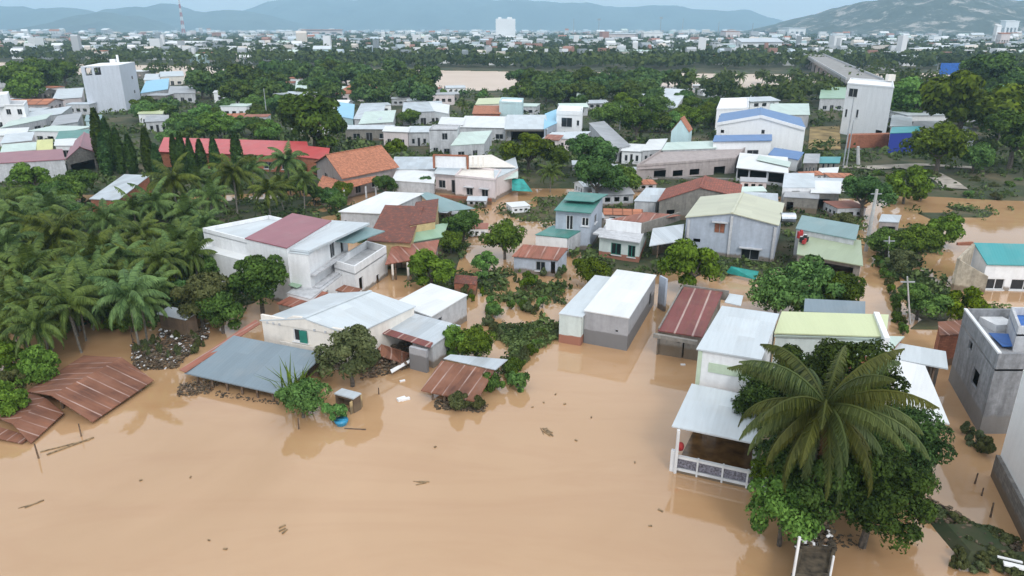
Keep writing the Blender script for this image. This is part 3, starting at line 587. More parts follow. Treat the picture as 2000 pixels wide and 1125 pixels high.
h = house("rust red roofed shed on posts left of the leafy garden", (752, 516), (850, 500), (765, 482), 1.9, zb=2.5, wall='w_dirty', rf='r_rustred', ov=.2, posts=3, sides='B', name='shed', cat='shed')
for px in (768, 798): postp(h['root'], 'post', px, 546, .1, 1.9, 'w_cream', .2)
h = house("narrow teal roofed two storey house with laundry on its balcony", (1082, 410), (1155, 416), (1112, 376), 4.6, zb=4.9, wall='w_bluegrey', rf='r_teal', ov=(.5, .1, .1, .1), win=[('F', .3, .5, 2.3, 4.0, 'd', 'white_paint', 'dark'), ('F', .74, .94, 2.9, 3.9, 'w', 'white_paint'), ('R', .3, .5, 2.6, 3.6, 'w')]); r = h['root']
sheet(r, 'upper_roof', [(1100, 390, 5.15), (1160, 394, 5.15), (1188, 379, 5.25), (1112, 374, 5.25)], 'r_teal', .08)
sheet(r, 'lower_roof', [(1045, 458, 2.2), (1110, 465, 2.2), (1142, 446, 2.35), (1080, 440, 2.35)], 'r_teal', .07); wallp(r, 'lower_wall', (1047, 459, 2.1), (1108, 466, 2.1), -.5, 'w_white', .15); wallp(r, 'lower_wall', (1110, 466, 2.1), (1140, 448, 2.25), -.5, 'w_lightgrey', .15)
boxp(r, 'balcony_wall', (1118, 446, 2.15), (3.8, .1, .75), 'w_lightgrey')
for i, (px, mm) in enumerate(((1097, 'plastic_white'), (1113, 'pink_cloth'), (1124, 'red_cloth'), (1132, 'pink_cloth'), (1143, 'plastic_white'))):
    q = P(px, 446, 2.3); mb = MB(); mb.box((q.x, q.y - .12, 2.75), (.5, .05, .6), .1 * i); o = mb.build('laundry', M[mm], None, (q.x, q.y, 2.5)); tag(o, ["white shirt hanging at the left of the teal house balcony", "pale pink cloth hanging on the teal house balcony", "red cloth hanging on the teal house balcony", "pink cloth beside the red one on the teal house balcony", "white sheet hanging at the right of the teal house balcony"][i], "laundry")
h = house("low house with rust red tin roof in front of the teal roofed house", (1000, 500), (1090, 508), (1022, 477), 1.9, zb=2.4, wall='w_bluegrey', rf='r_rustred', ov=(.25, .1, .1, .1), win=[('F', .5, .72, .5, 1.5, 'w'), ('F', .84, .94, .3, 1.6, 'o')])
h = house("white veranda house with dark green windows and white parapet", (1168, 462), (1250, 474), (1190, 425), 2.5, zb=2.6, wall='w_mint', rf='w_lightgrey', ov=(.5, .05, .1, .1), win=[('F', .3, .55, .6, 1.9, 'w', 'green_shutter'), ('F', .72, .9, .6, 1.9, 'w', 'green_shutter')]); r = h['root']
wallp(r, 'front_parapet', (1184, 428, 3.7), (1253, 436, 3.7), 2.5, 'w_white', .2); wallp(r, 'side_parapet', (1254, 436, 3.7), (1328, 414, 3.5), 2.5, 'w_dirty', .2)
sheet(r, 'rust_roof', [(1192, 428, 3.3), (1254, 434, 3.3), (1330, 420, 3.5), (1262, 414, 3.5)], 'r_rustred', .06)
sheet(r, 'front_ledge', [(1158, 455, 2.45), (1244, 470, 2.45), (1252, 458, 2.45), (1172, 444, 2.45)], 'w_lightgrey', .16)
for px in (1173, 1240): postp(r, 'column', px, 500 if px < 1200 else 514, -.2, 2.42, 'white_paint', .25)
h = house("grey white sloping carport roof over a dark opening beside the big grey gable house", (1268, 480), (1332, 470), (1275, 446), 2.3, zb=3.2, wall='w_dirty', rf='r_silver', ov=.1, posts=2, sides='BR', name='carport', cat='carport')
h = house("big blue grey gable house with cream roof and shuttered attic window", (1338, 424), (1522, 440), (1368, 384), 4.3, roof='gable_f', rise=.9, wall='w_bluegrey', rf='r_cream', ov=(.25, .1, .2, .1), base=-.8,
          win=[('F', .32, .44, 2.75, 3.9, 'h', 'frame', 'w_brick'), ('F', .64, .84, .1, 1.3, 'h', 'frame'), ('F', .1, .18, 1.5, 1.9, 'o')]); r = h['root']
for u in (.03, .5, .97):
    q = h['a'] + (h['b'] - h['a']) * u + h['n'] * .05; mb = MB(); mb.bar((q.x, q.y, -.8), (q.x, q.y, 4.0 if u != .5 else 4.8), .28); mb.build('pilaster', M['w_lightgrey'], r)
h = house("house with wide sage green tin roof below the teal one", (1556, 496), (1686, 519), (1562, 450), 2.4, zb=3.0, wall='w_dirty', rf='r_olive', ov=(.4, .2, .1, .1), win=[('F', .3, .9, -.2, 1.9, 'o')]); 
h = house("teal grey tin roofed hall above the sage green roof", (1554, 446), (1672, 468), (1566, 420), 3.5, zb=3.9, wall='w_lightgrey', rf='r_tealgrey', ov=(.1, .2, .1, .1), name='hall', cat='hall')
q = P(1568, 470, 2.75)
for i, (dx, dy, mm, sz) in enumerate(((0, .9, 'red_cloth', (.5, .4, .7)), (.15, .2, 'plastic_white', (.8, .3, .4)), (-.1, -.5, 'dark', (.9, .5, .5)), (-.35, -1.2, 'red_cloth', (.5, .3, .35)))):
    mb = MB(); mb.box((q.x + dx, q.y + dy, 2.78 + sz[2] / 2), sz, .3 * i); mb.box((q.x + dx + .1, q.y + dy, 2.78 + sz[2] + .08), (sz[0] * .5, sz[1] * .7, .2), .5 * i); tag(mb.build('bundle', M[mm], None, (q.x + dx, q.y + dy, 2.78)), ["red bundle rescued onto the sage green roof, highest up", "white bundle on the sage green roof", "black bag on the sage green roof", "small red bundle lowest on the sage green roof"][i], "bundle")
q = P(1538, 425, 3.9); mb = MB(); mb.tube([q + Vector((-.8, 0, 0)), q + Vector((.8, 0, 0))], [.55, .55], 14); tag(mb.build('water_tank', M['tank_steel'], None, q), "steel water tank lying beside the grey gable house roof", "tank")
h = house("old red tiled gable house behind the big grey gable", (1284, 393), (1446, 384), (1300, 368), 3.0, roof='gable_f', rise=1.5, wall='w_dirty', rf='t_red', ov=.25, win=[('F', .1, .2, .3, 1.7, 'o'), ('F', .5, .6, .3, 1.9, 'd', 'green_shutter', 'green_shutter')])
h = house("small silver roofed shed left of the old red tiled gable house", (1238, 392), (1282, 394), (1262, 366), 2.1, zb=2.6, wall='w_lightgrey', rf='r_silver', ov=.1, name='shed', cat='shed')
h = house("long pinkish grey bungalow with dark square windows and flat ledge roof", (1244, 322), (1437, 308), (1292, 292), 3.1, wall='w_pinkgrey', rf='w_pinkgrey', ov=(.0, .0, .0, .0), par=.3, base=0, win=[('F', .17, .29, .7, 1.9, 'o'), ('F', .36, .46, .7, 1.7, 'o'), ('F', .53, .63, .7, 1.7, 'o'), ('F', .78, .9, .2, 1.8, 'o')]); r = h['root']
sheet(r, 'window_ledge', [(1246, 330, 2.45), (1300, 327, 2.45), (1300, 322, 2.5), (1250, 325, 2.5)], 'w_pinkgrey', .12)
h = house("low grey garden wall with dark panels before the pinkish bungalow", (1252, 346), (1440, 350), (1252, 344), .75, wall='w_stone', rf='w_stone', ov=0, base=0, name='garden_wall', cat='wall')
h = house("white sloping roofed open house with dark openings right of the pinkish bungalow", (1438, 327), (1540, 338), (1445, 298), 2.8, zb=3.4, wall='w_lightgrey', rf='r_white', ov=(.6, .1, .1, .1), base=.3, win=[('F', .02, .24, 1.0, 2.5, 'o'), ('F', .27, .6, 1.0, 2.5, 'o'), ('F', .64, .97, 1.0, 2.5, 'o')]); r = h['root']
sheet(r, 'mint_roof_strip', [(1478, 312, 3.35), (1542, 326, 3.2), (1545, 316, 3.3), (1482, 303, 3.42)], 'r_mint', .05)
h = house("grey patchwork shack with dark door below the white sheet roof", (1530, 384), (1600, 388), (1535, 366), 2.3, wall='w_dirty', rf='r_grey', ov=.1, name='shack', cat='shack', win=[('F', .1, .3, .2, 1.6, 'o')])
h = house("shack with bright white sheet roof beside the dark round tree", (1583, 376), (1642, 378), (1588, 352), 2.5, zb=2.9, wall='w_dirty', rf='r_white', ov=.15, name='shack', cat='shack', win=[('F', .3, .7, .2, 1.6, 'o')])
h = house("whitish tin roofed shed behind the cream roof", (1450, 390), (1520, 394), (1452, 374), 2.2, zb=2.5, wall='w_stone', rf='r_silver', ov=.1, name='shed', cat='shed', win=[('F', .1, .9, .6, 1.7, 'o')])
h = house("white box house with red brown entrance strip above the shacks", (1528, 366), (1592, 366), (1532, 338), 2.9, wall='w_white', rf='r_pale', ov=.05, base=0, win=[('F', .3, .55, .2, 2.4, 'd', 'frame', 'w_brick')])

tag(sheet(None, 'tarpaulin', [(1418, 532, .5), (1476, 546, .4), (1482, 530, 1.1), (1428, 520, 1.2)], 'tarp_teal', .05), "teal tarpaulin at the foot of the big grey gable house", "tarpaulin")
# ---- third row
h = house("large orange tiled house with columned veranda", (668, 349), (780, 326), (612, 318), 3.2, roof='gable_s', rise=2.4, wall='w_pinkgrey', rf='t_orange', ov=(.5, .3, .5, .4), base=0, win=[('F', .2, .3, .4, 2.2, 'd', 'frame', 'dark'), ('F', .5, .62, .8, 2.2, 'w'), ('L', .3, .42, 1.0, 2.4, 'w'), ('L', .6, .7, 1.0, 2.4, 'w')]); r = h['root']
sheet(r, 'veranda_roof', [(618, 366, 2.3), (655, 374, 2.2), (738, 352, 2.2), (735, 343, 2.75), (668, 354, 2.75), (630, 342, 2.75)], 't_orange', .1)
for px, py in ((650, 402), (674, 397), (716, 390), (735, 384)): postp(r, 'column', px, py, .3, 2.25, 'w_lightgrey', .22)
h = house("long red tin roofed school hall behind the columnar trees", (308, 296), (606, 306), (320, 268), 3.4, zb=4.6, wall='w_brick', rf='r_red', ov=.4, base=0, name='school_hall', cat='hall', win=[('F', .1 + .12 * i, .16 + .12 * i, 1, 2.2, 'w') for i in range(7)])
h = house("small dark red gabled hall next to the orange tiled house", (585, 306), (640, 312), (592, 284), 3.4, zb=4.2, wall='w_brick', rf='r_red', ov=.3, base=0, name='hall', cat='hall')
h = house("white and pink flat roofed house with framed white roof panel", (888, 342), (968, 350), (905, 324), 3.4, wall='w_pink', rf='w_cream', ov=.05, par=.25, base=0, win=[('F', .28, .44, .6, 1.7, 'h'), ('F', .66, .82, .6, 1.7, 'h')]); r = h['root']
house(0, (966, 349), (1012, 328), (964, 324), 3.3, wall='w_pink', rf='r_pale', ov=.05, base=0, root=r)
house(0, (846, 338), (902, 343), (858, 322), 3.1, wall='w_pink', rf='r_pale', ov=(.6, .1, .1, .1), base=0, root=r, win=[('F', .15, .4, .8, 2.0, 'w'), ('F', .62, .85, .2, 2.2, 'd', 'frame', 'dark')])
wallp(r, 'roof_panel', (850, 304, 5.3), (910, 306, 5.3), 3.5, 'w_white', .25); wallp(r, 'panel_frame', (845, 303, 5.42), (849, 303, 5.42), 3.4, 'w_brick', .3); wallp(r, 'panel_frame', (911, 305, 5.42), (915, 305, 5.42), 3.4, 'w_brick', .3); wallp(r, 'panel_frame', (846, 301, 5.55), (914, 303, 5.55), 5.32, 'w_brick', .3)
for px in (925, 935, 945): wallp(r, 'roof_rib', (px - 3, 306, 5.1), (px, 306, 5.1), 3.4, 'w_cream', .3)
sheet(r, 'terrace_roof', [(916, 326, 3.6), (1008, 326, 3.6), (960, 302, 3.6), (916, 304, 3.6)], 'w_cream', .1)
wallp(r, 'garden_wall', (860, 380, .9), (960, 388, .9), 0, 'w_brick', .2)
sheet(r, 'side_awning', [(968, 354, 2.5), (1012, 346, 2.5), (1012, 334, 2.9), (975, 340, 2.9)], 'r_mint', .06)
tag(sheet(None, 'tarpaulin', [(1000, 372, .9), (1040, 374, .7), (1022, 350, 2.2), (1000, 348, 2.3)], 'tarp_teal', .05), "teal tarpaulin stretched beside the white and pink house", "tarpaulin")
h = house("pale flat roofed shed between the orange tiled house and the pink house", (765, 352), (848, 358), (775, 330), 2.6, wall='w_lightgrey', rf='r_white', ov=.1, base=0, name='shed', cat='shed')
h = house("grey terrace roof behind the pale flat roofed shed", (765, 330), (850, 330), (770, 306), 2.8, wall='w_lightgrey', rf='r_silver', ov=.05, base=0)
h = house("silver sheet roofed hut inside the palm grove", (174, 388), (230, 391), (243, 340), 2.4, zb=3.0, wall='w_brick', rf='r_silver', ov=.15, base=-.5, name='hut', cat='hut')
h = house("dark walled shack with pale roof sheet at the edge of the palm grove", (306, 612), (362, 624), (330, 598), 1.7, zb=2.0, wall='w_wood', rf='r_silver', ov=.1, name='shack', cat='shack')
h = house("long grey walled house with maroon roof edge at the left", (-60, 322), (127, 311), (-50, 300), 3.6, wall='w_lightgrey', rf='r_maroon', ov=(.15, .1, .1, .1), base=0); r = h['root']
house(0, (127, 312), (190, 298), (140, 280), 3.4, roof='gable_f', rise=1.6, wall='w_stone', rf='r_maroon', ov=.2, base=0, root=r, win=[('F', .1, .9, .2, 2.4, 'o')])
h = house("grey boundary house below the maroon roof edge", (88, 352), (130, 350), (88, 345), 2.2, wall='w_lightgrey', rf='w_lightgrey', ov=0, base=0, name='outbuilding', cat='outbuilding')
L3 = [  # label, FL, FR, BL, z, zb, wall, roof material, roof kind
 ("pale green roofed house left of the yellow roof", (0, 298), (70, 292), (5, 282), 3.6, 4.0, 'w_lightgrey', 'r_mint', 'mono'),
 ("bright yellow roofed small house on the left", (70, 298), (103, 296), (72, 273), 3.2, 4.2, 'w_yellow', 'r_yellow', 'mono'),
 ("white walled house with dark window band right of the yellow roof", (105, 284), (166, 284), (108, 270), 3.8, 3.8, 'w_white', 'r_white', 'mono'),
 ("teal roofed long house above the maroon gable", (108, 272), (172, 268), (115, 256), 3.8, 4.2, 'w_lightgrey', 'r_teal', 'mono'),
 ("white house end showing right of the maroon gable", (180, 292), (212, 294), (184, 270), 3.0, 3.0, 'w_white', 'r_white', 'mono'),
 ("pale aqua roofed long shed at the far left", (0, 250), (90, 232), (20, 236), 3.2, 3.6, 'w_lightgrey', 'r_mint', 'mono'),
 ("silver roofed house behind the aqua shed", (30, 236), (120, 222), (60, 218), 3.4, 3.8, 'w_lightgrey', 'r_pale', 'mono'),
 ("white roofed house at the left edge below the aqua shed", (-30, 266), (52, 262), (-20, 252), 3.2, 3.4, 'w_white', 'r_white', 'mono'),
 ("cream roofed house by the round tree at far left", (0, 280), (62, 274), (10, 262), 3.0, 3.4, 'w_pink', 'r_pale', 'mono'),
 ("silver grey roofed house left of the white tower", (98, 246), (152, 238), (112, 226), 3.2, 3.6, 'w_lightgrey', 'r_grey', 'mono'),
 ("pinkish roofed house behind the left edge of the white tower", (102, 194), (160, 190), (112, 174), 3.6, 4.4, 'w_pink', 'r_pale', 'mono'),
 ("small blue roofed house at the foot of the white tower", (165, 236), (198, 236), (168, 224), 3.2, 3.6, 'w_aqua', 'r_tealgrey', 'mono'),
 ("pale lime roofed house right of the white tower", (268, 222), (318, 222), (275, 211), 3.4, 3.8, 'w_white', 'r_lime', 'mono'),
 ("greyish walled house below the lime roof", (282, 238), (330, 236), (284, 226), 3.0, 3.4, 'w_lightgrey', 'r_grey', 'mono'),
 ("bright sky blue roofed market shed right of the white tower", (274, 182), (328, 174), (285, 158), 3.6, 4.4, 'w_lightgrey', 'r_sky', 'mono'),
 ("grey roofed long building right of the sky blue roof", (328, 182), (382, 182), (332, 168), 3.6, 4.2, 'w_lightgrey', 'r_grey', 'mono'),
 ("pink brown roofed house beyond the sky blue roof", (366, 164), (396, 164), (368, 154), 3.6, 4.2, 'w_pink', 'r_maroon', 'mono'),
 ("pale walled house before the river on the left", (280, 156), (312, 156), (284, 144), 4.2, 4.2, 'w_white', 'r_pale', 'mono'),
 ("white walled long house near the river bank", (310, 150), (360, 148), (312, 140), 4.2, 4.2, 'w_cream', 'r_pale', 'mono'),
 ("dusky red hip roofed house before the river", (652, 184), (732, 180), (690, 162), 3.4, 5.8, 'w_pink', 't_orange', 'mono'),
 ("light blue roofed house right of the big dark tree", (655, 226), (690, 232), (662, 199), 3.6, 4.4, 'w_aqua', 'r_sky', 'mono'),
 ("lavender grey roofed house beside the light blue roof", (690, 232), (745, 234), (705, 202), 3.6, 4.6, 'w_lightgrey', 'r_silver', 'mono'),
 ("pale mint roofed house in front of the lavender grey roof", (700, 242), (768, 238), (712, 218), 3.4, 4.2, 'w_lightgrey', 'r_mint', 'mono'),
 ("white awninged house front below the mint roof", (672, 252), (770, 252), (676, 244), 3.0, 3.2, 'w_dirty', 'r_pale', 'mono'),
 ("grey parapet house behind the small round tree", (785, 220), (868, 216), (788, 200), 3.8, 4.2, 'w_lightgrey', 'r_silver', 'mono'),
 ("white gable end house right of the grey parapet house", (832, 214), (876, 222), (838, 198), 3.8, 4.2, 'w_white', 'r_white', 'mono'),
 ("white fronted house with flat eave left of the grey two storey house", (746, 256), (798, 258), (752, 246), 3.6, 3.8, 'w_pink', 'r_white', 'mono'),
 ("white eaved low house joined to the grey two storey house", (795, 258), (840, 258), (800, 246), 3.4, 3.6, 'w_lightgrey', 'r_pale', 'mono'),
 ("long white roofed house behind the grey two storey house", (855, 242), (905, 244), (862, 228), 3.8, 4.0, 'w_white', 'r_white', 'mono'),
 ("bright white flat roofed hall with dark eave shadow", (895, 248), (1000, 250), (908, 226), 3.4, 4.0, 'w_lightgrey', 'r_white', 'mono'),
 ("pale aqua roofed hall with dark open front", (985, 252), (1070, 252), (990, 224), 3.4, 4.4, 'w_dirty', 'r_pale', 'mono'),
 ("turquoise sloping roof at the end of the aqua hall", (1062, 252), (1088, 240), (1064, 222), 3.6, 4.4, 'w_bluegrey', 'r_sky', 'mono'),
 ("brick red roofed house behind the white hall", (922, 222), (978, 222), (926, 206), 3.6, 4.2, 'w_brick', 't_orange', 'mono'),
 ("olive roofed long shed before the river", (928, 204), (985, 202), (934, 192), 3.6, 4.2, 'w_cream', 'r_lime', 'mono'),
 ("white roofed little house with patch of maroon in front of the aqua hall", (1056, 272), (1136, 270), (1078, 258), 3.0, 3.4, 'w_pink', 'r_pale', 'mono'),
 ("maroon roofed shed beside the round green tree", (1060, 272), (1092, 274), (1070, 262), 3.2, 3.5, 'w_pink', 'r_rustred', 'mono'),
 ("grey long gable roofed house right of the round green tree", (1196, 290), (1232, 284), (1150, 240), 3.2, 3.6, 'w_lightgrey', 'r_grey', 'mono'),
 ("white flat roofed house behind the mango trees", (1212, 294), (1256, 296), (1222, 280), 2.8, 3.0, 'w_white', 'r_white', 'mono'),
 ("larger white flat roofed house right of the mango trees", (1252, 294), (1292, 292), (1268, 272), 3.0, 3.2, 'w_lightgrey', 'r_white', 'mono'),
 ("mint roofed long house behind the pinkish bungalow", (1292, 293), (1400, 289), (1302, 278), 3.2, 3.6, 'w_lightgrey', 'r_mint', 'mono'),
 ("pale roofed pair of sheds before the river", (1215, 194), (1268, 194), (1218, 183), 3.4, 3.8, 'w_white', 'r_pale', 'mono'),
 ("steep pale grey roofed barn among the trees", (1270, 208), (1320, 212), (1300, 172), 3.4, 5.8, 'w_lightgrey', 'r_pale', 'mono'),
 ("grey green roofed barn left of the white tower block", (1500, 224), (1582, 224), (1505, 202), 3.6, 4.6, 'w_lightgrey', 'r_mint', 'mono'),
 ("dark green roofed barn beside the white tower block", (1600, 192), (1655, 192), (1604, 170), 4.2, 5.0, 'w_lightgrey', 'r_green', 'mono'),
 ("white wall house at the right of the white tower block", (1738, 246), (1782, 246), (1742, 224), 3.6, 4.0, 'w_lightgrey', 'r_pale', 'mono'),
 ("pale roofed house under the big right hand trees", (1780, 250), (1850, 250), (1785, 236), 3.0, 3.6, 'w_lightgrey', 'r_grey', 'mono'),
 ("grey house half hidden by the right hand trees", (1874, 266), (1904, 272), (1880, 246), 3.4, 3.8, 'w_lightgrey', 'r_grey', 'mono'),
 ("pale blue roofed house among the far right trees", (1945, 176), (1980, 170), (1955, 158), 4, 4.4, 'w_white', 'r_sky', 'mono'),
 ("small green and white hut by the palms before the river", (576, 178), (600, 178), (578, 158), 5.0, 5.4, 'w_mint', 'r_mint', 'mono'),
 ("small grey house in front of the blue roofed warehouse", (1568, 318), (1600, 318), (1572, 300), 2.8, 3.0, 'w_stone', 'r_grey', 'mono'),
 ("turquoise roofed stall by the white pillar", (1598, 318), (1640, 318), (1602, 306), 2.0, 2.3, 'w_dirty', 'r_turq', 'mono'),
 ("white sheeted low shed below the turquoise stall", (1596, 340), (1636, 338), (1600, 328), 1.4, 1.7, 'w_dirty', 'r_white', 'mono'),
]
for lb, a_, b_, c_, z_, zb_, wm, rm, rk in L3:
    wn_ = [('F', .15, .3, .9, 2.0, 'w'), ('F', .42, .56, .2, 2.2, 'd', 'frame', 'dark'), ('F', .7, .85, .9, 2.0, 'w')] if 'open front' not in lb else [('F', .02, .98, .3, z_ - .5, 'o')]
    if 'dark window band' in lb: wn_ = [('F', .05, .6, 1.6, 2.9, 'w')]
    house(lb, a_, b_, c_, z_, zb=zb_, wall=wm, rf=rm, roof=rk, ov=.25, win=wn_, base=0)
def storeys(side, n, k, z0=1.0, st=3.1, hh=1.3, fr='frame'): return [(side, (i + .3) / k, (i + .72) / k, z0 + st * j, z0 + st * j + hh, 'w', fr) for j in range(n) for i in range(k)]
# taller blocks
h = house("tall white tower house with bluish blank wall and open roof terrace at left", (157, 130), (232, 127), (196, 123), 13.6, wall='w_tower', rf='w_white_far', ov=0, base=0, win=[('F', .1, .26, 11.1, 13.2, 'o'), ('F', .33, .5, 11.1, 13.2, 'o'), ('R', .62, .72, 8.6, 9.6, 'w'), ('R', .62, .72, 4.3, 5.3, 'w'), ('L', .2, .8, 11.1, 13.2, 'o'), ('B', .5, .9, 11.1, 13.2, 'o')])
r = h['root']; boxp(r, 'water_box', (222, 122, 13.6), (1.6, 1.6, 1.0), 'w_white_far'); boxp(r, 'chimney', (231, 122, 13.6), (.5, .5, 2.3), 'w_white_far')
h = house("white terraced house with stair block at the left edge", (-20, 204), (46, 204), (-10, 196), 6.5, wall='w_white_far', rf='w_lightgrey', ov=0, base=0, par=.3, win=storeys('F', 2, 3)); house(0, (-10, 186), (14, 184), (-6, 180), 8.8, wall='w_white_far', rf='w_white_far', ov=0, base=6, root=h['root'])
h = house("tall plain white block with lattice window above a brick wall on the right", (1655, 162), (1746, 170), (1662, 152), 12.0, wall='w_white_far', rf='w_white_far', ov=0, base=0, par=.3, win=[('F', .06, .26, 9.0, 10.9, 'w', 'concrete_pole'), ('F', .05, .1, 4.4, 6.2, 'w'), ('F', .3, .35, 4.6, 6.4, 'w'), ('F', .78, .92, .3, 2.6, 'o')]); r = h['root']
boxp(r, 'roof_hut', (1738, 158, 12.0), (1.6, 1.6, 1.5), 'w_cream')
h = house("red brick wall below the tall white block", (1655, 264), (1738, 262), (1655, 261), 3.2, wall='w_brick', rf='w_brick', ov=0, base=0, name='brick_wall', cat='wall')
h = house("royal blue walled shed with teal roof beside the brick wall", (1738, 260), (1796, 258), (1742, 248), 4.4, zb=4.8, wall='w_royal', rf='r_turq', ov=.1, base=0, name='shed', cat='shed')
h = house("white gabled warehouse with blue roof", (1400, 240), (1574, 250), (1408, 222), 6.2, roof='gable_f', rise=1.7, wall='w_white_far', rf='r_blue', ov=(.0, .1, .1, .1), base=0, name='warehouse', cat='warehouse', win=[('F', .05, .09, 4.3, 4.9, 'o'), ('F', .52, .56, 4.6, 5.4, 'w')]); r = h['root']
a, b, n_ = h['a'], h['b'], h['n']; mm_ = (a + b) / 2
for p0, p1 in ((a, mm_), (mm_, b)):
    q0 = Vector((p0.x, p0.y, 6.0 + (1.9 if p0 is mm_ else 0))); q1 = Vector((p1.x, p1.y, 6.0 + (1.9 if p1 is mm_ else 0))); mb = MB(); mb.bar(q0 - n_ * -.1 + Vector((0,0,.0)), q1 + n_ * .1, .3, .55); mb.build('white_parapet', M['w_white_far'], r)
h = house("low white annex with blue eave before the blue roofed warehouse", (1392, 276), (1508, 274), (1396, 264), 4.4, zb=4.8, wall='w_white_far', rf='r_blue', ov=(.5, .1, .1, .1), base=0, name='annex', cat='annex', win=[('F', .35, .5, 1.8, 2.6, 'w'), ('F', .6, .8, 1.8, 2.6, 'w')])
h = house("white lean to with blue edge at the right of the warehouse", (1500, 302), (1560, 312), (1512, 288), 2.6, zb=3.2, wall='w_white_far', rf='r_blue', ov=.2, base=0, name='lean_to', cat='lean-to')
h = house("small white house with two dark windows behind the warehouse", (1400, 212), (1462, 210), (1408, 192), 6.6, wall='w_white_far', rf='w_white_far', ov=0, base=0, par=.3, win=[('F', .1, .25, 3.2, 5, 'o'), ('F', .42, .62, 3.3, 4.6, 'w'), ('F', .74, .88, 3.3, 4.6, 'w')])
h = house("little pale blue gable house with orange roof", (1310, 256), (1346, 258), (1318, 250), 5.0, roof='gable_f', rise=2.4, wall='w_aqua', rf='t_orange', ov=.1, base=0, win=[('F', .3, .6, 1.4, 2.6, 'w')])
h = house("white two storey house with large dark window beside the aqua hall", (1087, 216), (1137, 218), (1092, 206), 6.2, wall='w_white_far', rf='w_white_far', ov=0, base=0, par=.9, win=[('F', .2, .62, 2.6, 4.7, 'w'), ('F', .8, .9, 3, 4.2, 'w')])
h = house("white cube house with pale roof tank before the river", (975, 198), (1020, 200), (980, 190), 6.4, wall='w_aqua', rf='w_white_far', ov=0, base=0, par=.4, win=storeys('F', 1, 2))
h = house("grey two storey house with three dark windows in the middle", (838, 252), (893, 252), (845, 244), 5.4, wall='w_lightgrey', rf='w_lightgrey', ov=0, base=0, par=.2, win=[('F', .45, .65, 3.3, 4.6, 'w'), ('F', .12, .3, .5, 1.8, 'w'), ('F', .5, .72, .5, 1.6, 'w')])
h = house("grey house with sloping grey roof right of the grey two storey house", (880, 284), (946, 280), (900, 258), 3.2, zb=4.2, wall='w_lightgrey', rf='r_mint', ov=.1, base=0, win=[('F', .2, .4, .7, 1.9, 'w'), ('F', .65, .8, .3, 2.0, 'd', 'frame', 'dark')])
# right side
h = house("turquoise roofed white house with broken beige gable at the right edge", (1928, 516), (2090, 520), (1902, 474), 2.7, zb=4.2, wall='w_white', rf='r_turq', ov=(.2, .1, .1, .1), win=[('F', .05, .28, .1, 1.2, 'w', 'white_paint'), ('F', .36, .7, .1, 1.2, 'w', 'white_paint')]); r = h['root']
wallp(r, 'broken_gable', (1872, 505, 3.2), (1902, 476, 4.2), -.5, 'w_beige', .25); wallp(r, 'front_gable', (1930, 540, 1.8), (1874, 507, 3.1), -.5, 'w_beige', .25); wallp(r, 'gable_beam', (1870, 474, 4.2), (1900, 472, 4.3), 3.95, 'w_brick', .25)
h = house("flooded concrete slab tank below the broken beige gable", (1862, 540), (1905, 552), (1872, 528), .45, wall='w_stone', rf='w_lightgrey', ov=0, name='slab', cat='slab')
h = house("rubble walled hut half under water in the central garden", (886, 552), (930, 556), (890, 536), 1.2, zb=1.5, wall='w_brick', rf='t_old', ov=.05, name='hut', cat='hut')
h = house("pale walled hut beside the leaning concrete pole", (1716, 432), (1756, 434), (1722, 418), 2.2, zb=2.4, wall='w_pinkgrey', rf='r_silver', ov=.1, name='hut', cat='hut', win=[('F', .2, .9, .2, 1.6, 'o')])
h = house("little broken wooden chicken coop with pale lid in front of the shrubs", (652, 768), (690, 778), (668, 758), 1.15, zb=1.2, wall='w_wood', rf='r_silver', ov=.05, name='coop', cat='coop', win=[('F', .1, .9, .2, .9, 'o')])
wallp(h['root'], 'yellow_board', (683, 786, .9), (706, 770, .95), -.1, 'w_yellow', .06)

# ------------------------------------------------------------------ vegetation
rng = np.random.default_rng(7)
def quads(name, c, nrm, size, asp, mat, parent, droop=None):
    n = len(c); up = np.tile(np.array([0, 0, 1.0]), (n, 1)) + rng.normal(0, .4, (n, 3))
    t = np.cross(nrm, up); t /= np.linalg.norm(t, axis=1)[:, None] + 1e-9
    b = np.cross(nrm, t); b /= np.linalg.norm(b, axis=1)[:, None] + 1e-9
    ang = rng.uniform(0, 2 * np.pi, n)[:, None]; t, b = t * np.cos(ang) + b * np.sin(ang), b * np.cos(ang) - t * np.sin(ang)
    s = size[:, None]; w = s * asp
    # leaf clump: a folded pointed quad
    fold = nrm * s * .25
    v = np.stack([c - t * s, c - b * w + fold, c + t * s, c + b * w + fold], 1).reshape(-1, 3)
    me = bpy.data.meshes.new(name); me.vertices.add(4 * n); me.vertices.foreach_set("co", v.ravel())
    me.loops.add(4 * n); me.loops.foreach_set("vertex_index", np.arange(4 * n, dtype=np.int32)); me.polygons.add(n)
    me.polygons.foreach_set("loop_start", np.arange(0, 4 * n, 4, dtype=np.int32)); me.update(calc_edges=True); me.validate()
    me.materials.append(mat)
    o = bpy.data.objects.new(name, me); COL.objects.link(o)
    if parent is not None: o.parent = parent
    return o
